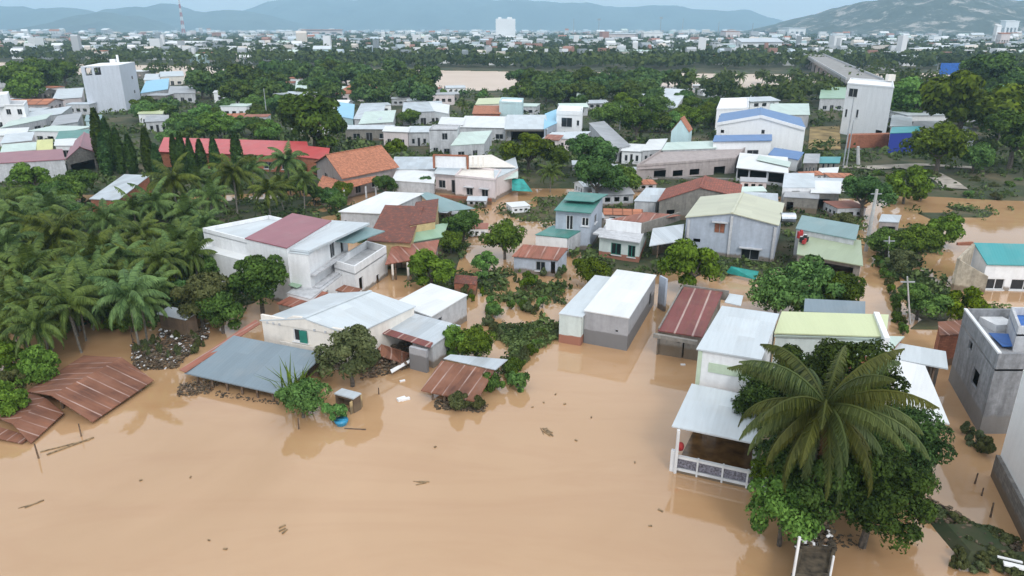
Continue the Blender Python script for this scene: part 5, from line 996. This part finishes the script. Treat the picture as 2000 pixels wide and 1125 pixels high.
def far_house(px, py, wpx, hpx, wm, rm, gable, label=None, group=None, dep=None, name='town_house'):
    g = P(px, py, 0); s = g.y / cp / F * 1.0; s = (g - Vector((0, 0, H))).length / F; w = wpx * s; hh = hpx * s; dep = dep or w * frng.uniform(.6, 1.0)
    root = thing(name, label or "distant %s walled house with %s roof in the hazy town" % (wname[wm], rname[rm]), 'house', (g.x, g.y, gh(g.x, g.y) if g.y < 3000 else .3), group or "far %s houses with %s roofs" % (wname[wm], rname[rm]))
    key = (wm, gable); rz = frng.uniform(-.35, .35)
    if key not in _fmesh:
        mb = MB(); a, b, c, d_ = [Vector(q) for q in ((-.5, -.5, 0), (.5, -.5, 0), (.5, .5, 0), (-.5, .5, 0))]
        for p0, p1 in ((a, b), (b, c), (c, d_), (d_, a)): panel(mb, p0, p1, -.02, .8 if gable else 1, .8 if gable else 1, [(.14, .3, .3, .6), (.42, .58, .3, .6), (.7, .86, .3, .6)], th=.03, peak=.2 if gable and p0 in (b, d_) else 0)
        o = mb.build('wall', M[wm], None, (0, 0, 0)); COL.objects.unlink(o); _fmesh[key] = o.data
    o = bpy.data.objects.new('wall', _fmesh[key]); COL.objects.link(o); o.parent = root
    key = ('roof', rm, gable)
    if key not in _fmesh:
        mb = MB()
        if gable: mb.slab([(-.53, -.56, .78), (.53, -.56, .78), (.53, 0, 1.02), (-.53, 0, 1.02)], .03); mb.slab([(-.53, 0, 1.02), (.53, 0, 1.02), (.53, .56, .78), (-.53, .56, .78)], .03)
        else: mb.slab([(-.53, -.53, 1.0), (.53, -.53, 1.0), (.53, .53, 1.05), (-.53, .53, 1.05)], .04)
        o = mb.build('roof', M[rm], None, (0, 0, 0)); COL.objects.unlink(o); _fmesh[key] = o.data
    o = bpy.data.objects.new('roof', _fmesh[key]); COL.objects.link(o); o.parent = root
    root.rotation_euler = (0, 0, rz); root.scale = (w, dep, hh); return root
for i in range(290):
    u = frng.random(); py = 68 + 62 * u ** 1.9; px = frng.uniform(-20, 2020)
    g_ = P(px, py)
    if interp(g_.x, _near) - 5 < g_.y < interp(g_.x, _far) + 30: continue
    sc = .4 + min(py - 66, 42) / 62
    k = frng.randrange(7); k2 = frng.randrange(7); far_house(px, py, frng.uniform(12, 30) * sc, frng.uniform(8, 17) * (.42 + .5 * sc), FW[k], FRF[k2], frng.random() < .45)
for px, py, w_, h_, wm, rm, gb, lb in ((1238, 118, 62, 16, 'w_cream', 'r_mint', False, "long cream hall with pale roof beyond the river"), (1243, 104, 40, 8, 'w_white_far', 'r_white', False, "white slab roof above the cream hall beyond the river"), (1322, 116, 78, 12, 'w_pink', 'r_white', False, "long hall with bright white eave beyond the river"), (1475, 104, 72, 24, 'w_white_far', 'r_silver', True, "big silver gable roofed hall beyond the river"), (1420, 108, 22, 18, 'w_aqua', 'r_pale', False, "pale aqua box building beside the silver gable hall"), (372, 98, 62, 14, 'w_white_far', 'r_white', True, "white warehouse roof among the trees at left"), (450, 104, 66, 10, 'w_white_far', 'r_white', False, "long low white warehouse among the trees at left"), (632, 116, 30, 22, 'w_aqua', 'r_pale', True, "pale blue villa among the trees left of the centre"), (630, 70, 70, 10, 'w_pink', 't_orange', False, "long pink roofed building on the horizon"), (1210, 82, 60, 14, 'w_pink', 'r_pale', False, "pinkish apartment block on the far side of the wood"), (1272, 82, 34, 16, 'w_white_far', 'r_white', False, "white apartment block on the far side of the wood"), (1425, 78, 26, 14, 'w_pink', 't_orange', False, "pinkish tower building near the floodlight masts"), (58, 60, 20, 12, 'w_white_far', 'r_white', False, "white block standing on the horizon at left"), (1545, 72, 34, 14, 'w_white_far', 'r_pale', False, "white hotel below the rocky hill"), (1940, 96, 8, 34, 'w_white_far', 'r_white', False, "slim white tower on the right below the hill"), (1966, 74, 20, 24, 'w_white_far', 'r_white', False, "tall pale block on the right below the hill"), (1954, 98, 14, 24, 'w_pink', 't_orange', False, "orange tinted block beside the slim white tower"), (1688, 104, 30, 14, 'w_lightgrey', 'r_silver', False, "grey blue roofed depot right of the bridge"), (1650, 100, 20, 8, 'w_cream', 'r_mint', False, "yellowish roofed hut right of the bridge"), (1330, 70, 10, 9, 'w_white_far', 'r_white', False, "small white block below the mast on the horizon")):
    far_house(px, py, w_, h_, wm, rm, gb, label=lb, group=None if False else "named buildings beyond the river")
fill = random.Random(31)
def near_any(p, d_):
    return any((p - (q[0] + q[1] + q[2] + q[3]) / 4).length < d_ + (q[0] - q[2]).length * .33 for q in HOUSES)
for n_, x0, x1, y0, y1, w0, w1, lb in ((12, 270, 640, 150, 215, 26, 50, "among the trees left of centre before the river"), (10, 640, 905, 182, 262, 34, 60, "in the crowded rows behind the orange tiled house"), (12, -10, 165, 186, 300, 40, 70, "in the crowded rows at the left edge"), (12, 1000, 1335, 180, 232, 26, 46, "among the trees in the middle distance right of centre"), (8, 1335, 1640, 180, 215, 28, 50, "behind the blue roofed warehouse"), (9, 1740, 2000, 165, 262, 30, 56, "under the big trees on the right"), (5, 430, 660, 222, 262, 34, 56, "behind the red hall"), (10, 1440, 1670, 322, 430, 40, 62, "in the shack row by the dark round tree"), (9, 1120, 1335, 290, 450, 40, 60, "near the mango clump"), (5, 860, 1060, 395, 520, 34, 50, "around the flooded central garden")):
    c_ = 0
    for t_ in range(n_ * 14):
        if c_ >= n_: break
        px, py = fill.uniform(x0, x1), fill.uniform(y0, y1); p = P(px, py).xy; w_ = fill.uniform(w0, w1) * (.75 + .5 * (py - y0) / (y1 - y0)); wm = w_ * P(px, py).length / F * .62
        if near_any(p, wm) or gh(p.x, p.y) < 0: continue
        k = fill.randrange(7); rf_ = fill.choice(['r_white', 'r_silver', 'r_pale', 'r_grey', 'r_silver', 't_orange', 'r_mint', 'r_rustred', 'r_grey']); wl_ = fill.choice(['w_lightgrey', 'w_dirty', 'w_white_far', 'w_lightgrey', 'w_pink', 'w_white_far'])
        far_house(px, py, w_, w_ * fill.uniform(.3, .5), wl_, rf_, fill.random() < .5, label="%s roofed low house %s" % (dict(r_white='white', r_silver='silver', r_pale='pale', r_grey='grey', t_orange='orange', r_mint='mint', r_rustred='rusty')[rf_], lb), group="low houses with %s roofs %s" % (rf_[2:], lb)); HOUSES.append(tuple(p + Vector(v) * wm for v in ((-1, -1), (1, -1), (1, 1), (-1, 1)))); c_ += 1
r = np.random.default_rng(5); V = []; Fs = []
for i in range(2100):
    py = 61.5 + 62 * r.random() ** 2.1; px = r.uniform(-60, 2060); g = P(px, py); s_ = g.length / F
    if interp(g.x, _near) - 5 < g.y < interp(g.x, _far) + 40: continue
    w = r.uniform(4, 15) * s_ * (.5 + min(py - 58, 30) / 40); d_ = w * r.uniform(.5, 1.1); hh = r.uniform(4, 10) * (1 + (r.random() < .05) * .8); a = r.uniform(-.5, .5); ca, sa = math.cos(a), math.sin(a); b0 = len(V); k_ = r.choice([0, 0, .35])
    for z_, t in ((0, 1), (hh, 1), (hh + .2 + k_ * w * .5, 1 - k_ * 1.6)):
        for u, v in ((-.5, -.5), (.5, -.5), (.5, .5), (-.5, .5)): V.append((g.x + w * u * ca - d_ * v * t * sa, g.y + w * u * sa + d_ * v * t * ca, z_))
    for q in ((0, 1, 5, 4), (1, 2, 6, 5), (2, 3, 7, 6), (3, 0, 4, 7), (4, 5, 9, 8), (5, 6, 10, 9), (6, 7, 11, 10), (7, 4, 8, 11), (8, 9, 10, 11)): Fs.append(tuple(b0 + x for x in q))
me = bpy.data.meshes.new('far_town'); me.from_pydata(V, [], Fs)
m, n, l, b = nt("far_town"); g_ = node(n, l, "ShaderNodeNewGeometry"); rp = node(n, l, "ShaderNodeValToRGB", {0: g_.outputs["Random Per Island"]}); rp.color_ramp.interpolation = 'CONSTANT'; e = rp.color_ramp.elements
e[0].color = (.68, .69, .70, 1); e[1].position = .22; e[1].color = (.42, .44, .46, 1)
for p_, c_ in ((.42, (.62, .56, .50)), (.55, (.50, .57, .62)), (.66, (.33, .17, .13)), (.74, (.72, .72, .73)), (.88, (.25, .28, .30))): x_ = e.new(p_); x_.color = (*c_, 1)
l.new(rp.outputs[0], b.inputs["Base Color"]); b.inputs["Roughness"].default_value = .7; me.materials.append(m)
o = bpy.data.objects.new('far_town', me); COL.objects.link(o); tag(o, kind='stuff')
g = P(988, 76, 0); s = g.y / F * 1.06
rt = thing('silo_block', "tall white twin towered block standing alone on the horizon", 'tower block', g)
for dx, w_ in ((-10.5, 14), (6.5, 20)):
    mb = MB(); x0 = g.x + dx * s; panel(mb, Vector((x0 - w_ * s / 2, g.y, 0)), Vector((x0 + w_ * s / 2, g.y, 0)), 0, 33 * s, 33 * s, [(.2, .3, 20, 34), (.6, .7, 20, 34)], th=1); mb.box((x0, g.y + 9.6, 16.5 * s), (w_ * s, 18, 33 * s)); mb.box((x0, g.y + 8, 34 * s), (w_ * s * .4, 6, 3 * s)); mb.build('tower', M['w_white_far'], rt)

# ------------------------------------------------------------------ bridge, long wall, masts, poles
rt = thing('bridge', "long concrete road bridge crossing the brown river at upper right", 'bridge', P(1640, 140, 0))
b0, b1 = P(1688, 160, 6.5), P(1588, 108, 7.0); d = (b1 - b0); L_ = d.length; d.normalize(); sd = Vector((d.y, -d.x, 0)).normalized()
mb = MB(); mb.bar(b0, b1, 12, 1.2); mb.build('deck', M['asphalt'], rt)
for s in (-1, 1): mb = MB(); mb.bar(b0 + sd * s * 5.8 + Vector((0, 0, .95)), b1 + sd * s * 5.8 + Vector((0, 0, .95)), .3, .7); mb.build('railing', M['w_lightgrey'], rt)
for i in range(9):
    q = b0 + d * (L_ * (i + .5) / 9); mb = MB()
    for s in (-4, 4): mb.box((q.x + sd.x * s, q.y + sd.y * s, 1.5), (1.4, 1.4, 8), math.atan2(d.y, d.x))
    mb.box((q.x, q.y, 5.6), (2.0, 11, 1.0), math.atan2(d.y, d.x)); mb.build('pier', M['w_pinkgrey'], rt)
strip("road", [(1690, 161), (1720, 172), (1760, 196)], 10, 9, .7, M['asphalt'])
strip("approach_road", [(1640, 118), (1720, 132), (1790, 150), (1850, 160)], 8, 8, .75, M['asphalt'])
rt = thing('embankment_wall', "long pale concrete embankment wall running off to the right edge", 'wall', P(1900, 112, 0))
p0, p1 = P(1815, 110, 0), P(2080, 114, 0); mb = MB(); mb.bar(p0 + Vector((0, 0, 3)), p1 + Vector((0, 0, 3)), 3, 6); mb.build('wall', M['w_cream'], rt)
def mast(px, yt, yb, label, name='mast', head=True, lattice=False):
    g = P(px, yb, 0); hh = D(px, yt, g.y).z; rt = thing(name, label, 'mast', g)
    if lattice:
        w0 = 7.0; seg = 10
        for i in range(seg):
            z0, z1 = hh * i / seg, hh * (i + 1) / seg; a0, a1 = w0 * (1 - .8 * i / seg), w0 * (1 - .8 * (i + 1) / seg); mb = MB()
            C0 = [g + Vector((sx_ * a0, sy_ * a0, z0)) for sx_, sy_ in ((-.5, -.5), (.5, -.5), (.5, .5), (-.5, .5))]; C1 = [g + Vector((sx_ * a1, sy_ * a1, z1)) for sx_, sy_ in ((-.5, -.5), (.5, -.5), (.5, .5), (-.5, .5))]
            for j in range(4): mb.bar(C0[j], C1[j], .9); mb.bar(C0[j], C1[(j + 1) % 4], .6); mb.bar(C1[j], C1[(j + 1) % 4], .6)
            mb.build('section', M['tower_red' if i % 2 else 'white_paint'], rt, None)
        return rt
    w_ = max(.25, g.y / F * 1.3); mb = MB(); mb.tube([g, g + Vector((0, 0, hh))], [w_ * .6, w_ * .35], 6); mb.build('pole', M['steel'], rt)
    if head: mb = MB(); mb.box(g + Vector((0, 0, hh)), (w_ * 4, w_, w_ * 2.4)); mb.build('lamp_head', M['steel'], rt)
    return rt
mast(360, -8, 72, "red and white lattice telecom tower on the left horizon", 'telecom_tower', lattice=True)
mast(1169, 38, 70, "floodlight mast left of centre right on the horizon"); mast(1289, 35, 70, "tall floodlight mast with square head on the horizon"); mast(1332, 36, 70, "thin antenna mast right of the tall floodlight mast", head=False); mast(1120, 36, 70, "thin faint mast left of the floodlight masts", head=False); mast(1402, 42, 70, "short thin mast before the pinkish tower", head=False); mast(1468, 45, 74, "thin mast near the silver gable hall", head=False)
mast(523, 172, 243, "thin concrete pole among the trees left of the dark round tree", head=False); mast(1210, 206, 258, "grey pole before the large dark tree", head=False); mast(1645, 190, 335, "tall grey power pole left of the tall white block", head=False); mast(1652, 235, 330, "shorter grey pole beside the tall power pole", head=False); mast(1825, 122, 166, "thin lamp post left of the blue billboard", head=False)
def pole(p0, p1, label, w_=.3):
    rt = thing('utility_pole', label, 'pole', (p0.x, p0.y, 0)); mb = MB(); mb.tube([p0, p1], [w_ * .62, w_ * .42], 8); mb.build('shaft', M['concrete_pole'], rt)
    d = (p1 - p0).normalized(); q = p1 - d * .5; mb = MB(); mb.bar(q + Vector((-.6, 0, 0)), q + Vector((.6, 0, 0)), .1); mb.build('crossarm', M['steel'], rt); return rt
g = P(1690, 495, -.3); pole(g, D(1713, 370, g.y - .3), "leaning pale concrete pole beside the flooded lane", .36)
g = P(1676, 322, .3); pole(g, D(1676, 286, g.y), "short thick white concrete pillar on the grass", .6)
g = P(1735, 520, -.3); pole(g, D(1737, 462, g.y), "thin pole in front of the leaning concrete pole", .16)
g = P(1778, 640, -.3); pole(g, D(1772, 540, g.y), "thin grey pole by the bluish green tree", .14)
rt = thing('billboard', "bright blue billboard among the trees on the right", 'billboard', P(1848, 162, 0)); q = P(1848, 162, 0)
for dx in (-2.5, 2.5): mb = MB(); mb.bar(q + Vector((dx, 0, 0)), q + Vector((dx, 0, 6)), .4); mb.build('post', M['steel'], rt)
mb = MB(); mb.box(q + Vector((0, -.4, 6.2)), (8.6, .4, 5.2)); mb.build('panel', M['sign_blue'], rt)

# ------------------------------------------------------------------ flood debris
def rubble_heap(pxs, n, smin, smax, label, name='rubble_heap', hmax=.5, mats='rubble'):
    q = [P(*p, 0) for p in pxs]; c = sum(q, Vector()) / len(q); c.z = 0; rt = thing(name, label, 'rubble', c); sub = {}
    for i in range(int(n * 4.2)):
        a, b = rnd.random(), rnd.random(); p = (q[0] * (1 - a) + q[1] * a) * (1 - b) + (q[3] * (1 - a) + q[2] * a) * b
        k = rnd.choice(mats.split()); mb = sub.setdefault(k, MB()); s = rnd.uniform(smin * .4, smax * .38)
        Mx = Matrix.Translation(p + Vector((0, 0, rnd.uniform(-.1, hmax * rnd.random())))) @ Matrix.Rotation(rnd.uniform(0, 3), 4, 'Z') @ Matrix.Rotation(rnd.uniform(-.5, .5), 4, 'X'); mb.box(None, (s * rnd.uniform(.8, 2.2), s, s * rnd.uniform(.2, .6)), M=Mx)
    for k, mb in sub.items(): tag(mb.build({'rubble': 'stones', 'plastic_white': 'litter', 'wood': 'planks', 'debris_dark': 'silt'}[k], M[k], rt), kind='stuff')
    return rt
rubble_heap([(262, 725), (345, 720), (410, 655), (255, 672)], 520, .12, .42, "muddy rubble and litter bank between the collapsed roof and the slate grey shed", mats='rubble rubble debris_dark wood wood rubble debris_dark rubble debris_dark rubble debris_dark wood plastic_white')
rubble_heap([(345, 775), (410, 770), (430, 748), (352, 752)], 140, .08, .3, "rubble and litter drifted against the slate grey shed", mats='rubble debris_dark wood debris_dark wood rubble')
rubble_heap([(420, 775), (545, 792), (545, 784), (420, 764)], 60, .1, .3, "debris tangled under the front of the slate grey shed", mats='debris_dark wood debris_dark', hmax=.12)
rubble_heap([(705, 745), (800, 720), (800, 680), (700, 690)], 200, .12, .5, "heap of broken boards and bricks before the maroon eave house", mats='rubble wood debris_dark wood', hmax=.8)
rubble_heap([(850, 800), (945, 806), (955, 790), (850, 780)], 140, .1, .35, "stones and silt under the small rusty shack", mats='debris_dark rubble', hmax=.25)
rubble_heap([(1545, 1118), (1620, 1118), (1618, 1080), (1562, 1078)], 60, .2, .5, "dark litter lying in the concrete pen", mats='debris_dark wood debris_dark plastic_white debris_dark').location.z += 1.4
rubble_heap([(1850, 1060), (1990, 1110), (2000, 1070), (1870, 1035)], 150, .12, .4, "muddy debris along the right part of the mud bank", mats='debris_dark rubble wood debris_dark')
rubble_heap([(1790, 1010), (1885, 1055), (1900, 1028), (1815, 980)], 260, .14, .42, "broken brick heap on the mud bank at lower right", mats='rubble rubble wood')
rubble_heap([(1600, 1060), (1680, 1075), (1680, 1045), (1600, 1045)], 60, .1, .3, "muddy stones beside the dark concrete pen", mats='debris_dark rubble', hmax=.05)
rubble_heap([(305, 660), (405, 668), (410, 640), (315, 645)], 120, .12, .45, "dark litter heap beside the dark walled shack", mats='debris_dark wood plastic_white debris_dark', hmax=.5)
rubble_heap([(1865, 545), (1910, 560), (1935, 540), (1885, 525)], 70, .12, .4, "rubble from the broken beige gable", mats='rubble', hmax=.3)
def floater(px, py, ln, label, mat='debris_dark', n=3, ang=None, cat='debris', name='floating_debris', w=.09):
    c = P(px, py, .02); rt = thing(name, label, cat, c, None); mb = MB(); ang = rnd.uniform(0, 3) if ang is None else ang
    for i in range(n):
        a = ang + rnd.uniform(-.4, .4); q = c + Vector((rnd.gauss(0, .12), rnd.gauss(0, .12), 0)) * (ln > .3); d = Vector((math.cos(a), math.sin(a), 0)) * ln / 2; mb.bar(q - d + Vector((0, 0, rnd.uniform(-.03, .02))), q + d, w * rnd.uniform(.5, 1))
    mb.build('sticks' if mat != 'plastic_white' else 'slab', M['drift' if mat == 'debris_dark' else mat], rt); return rt
floater(787, 780, .6, "white foam board floating in the open flood water", 'plastic_white', 2, .2, w=.4, name='foam_board'); floater(785, 744, .4, "small white scrap floating by the maroon eave house", 'plastic_white', 1, .2, w=.25, name='foam_scrap'); floater(1331, 712, .35, "small white scrap floating before the maroon striped shed", 'plastic_white', 1, 0, w=.25, name='foam_scrap')
floater(62, 985, .9, "floating branch at the lower left", n=2, ang=.7, name='branch', cat='branch'); floater(1068, 842, .8, "tangle of leaves floating in the middle of the flood", n=7); floater(555, 1035, .35, "small twig floating at the lower left of the open water"); floater(820, 940, .6, "thin twig floating near the centre of the open water", ang=.1); floater(1290, 997, .3, "dark scrap floating left of the balustrade reflection")
floater(685, 838, 1.4, "driftwood plank beside the blue plastic basin", 'wood', 1, -.05, name='plank', cat='plank', w=.14); floater(130, 870, 2.6, "long branch floating before the collapsed roof", n=2, ang=.6, name='branch', cat='branch', w=.12); floater(90, 880, .3, "short stick poking up before the collapsed roof", n=1)
for i, (px, py) in enumerate(((1040, 795), (1062, 786), (1103, 789), (1155, 815), (1125, 860), (1240, 903), (1270, 1027), (408, 1055), (440, 1072), (275, 938), (372, 932), (850, 873), (1085, 770))):
    floater(px, py, rnd.uniform(.08, .2), "speck of leaf litter floating on the open flood water", n=rnd.randrange(1, 4)); rt_ = COL.objects[-1]
for o in list(COL.objects):
    if o.get('label') == "speck of leaf litter floating on the open flood water": o['group'] = "specks floating on the open water"
c = P(667, 826, .1); rt = thing('plastic_basin', "blue plastic basin washed up beside the yellow green shrub", 'basin', c); mb = MB(); mb.tube([c + Vector((0, 0, -.15)), c + Vector((0, 0, .1)), c + Vector((0, 0, .22)), c + Vector((0, 0, .18))], [.3, .42, .46, .38], 14); mb.build('bowl', M['blue_plastic'], rt, smooth=True)
for i, (px, py, hh, lb) in enumerate(((76, 895, 1.0, "wooden stake in the water before the broken roof sheet"), (159, 852, .9, "wooden stake at the end of the long floating branch"), (583, 838, .8, "thin stake left of the blue basin"), (260, 668, 1.4, "stake standing in the pond by the rubble bank"), (740, 770, .5, "short stick in the water right of the coop"), (1903, 945, .7, "thin stick in the brown water by the stone based house"), (1935, 1010, .9, "leaning stick with a clot of weed in the channel at right"), (1917, 968, .5, "short stick in the channel at right"))):
    q = P(px, py, 0); rt = thing('stake', lb, 'stake', q); mb = MB(); mb.tube([q + Vector((0, 0, -.5)), q + Vector((.05 * (i % 3 - 1), 0, hh))], [.06, .04], 6); mb.build('stick', M['wood'], rt)
q = P(1600, 1075, 0)
rt = thing('footbridge_board', "white plank lying at the right edge of the mud bank", 'plank', P(1985, 1052, .1)); mb = MB(); a, b = P(1960, 1100, .5), P(2010, 1112, .5); mb.bar(a, b, .3, .08); mb.bar(a + Vector((0, .45, 0)), b + Vector((0, .45, 0)), .12, .06); mb.build('board', M['plastic_white'], rt)
for k_, pr in list(PT.items()):            # kinds that were never planted
    if k_ not in used:
        for ch in list(pr.children): bpy.data.objects.remove(ch)
        bpy.data.objects.remove(pr)
for o in COL.objects:
    if 'cz' in o: del o['cz']

# ------------------------------------------------------------------ haze: one closed box of thin air round everything
mb = MB(); mb.box((0, 4650, 222), (19000, 9900, 452))
m = bpy.data.materials.new("haze_air"); m.use_nodes = True; t = m.node_tree; t.nodes.clear()
out = t.nodes.new("ShaderNodeOutputMaterial"); pv = t.nodes.new("ShaderNodeVolumePrincipled"); pv.inputs["Color"].default_value = (.52, .79, 1, 1); pv.inputs["Density"].default_value = 1.9e-4; pv.inputs["Anisotropy"].default_value = 0.0
t.links.new(pv.outputs[0], out.inputs["Volume"])
tag(mb.build("haze", m), kind="stuff")
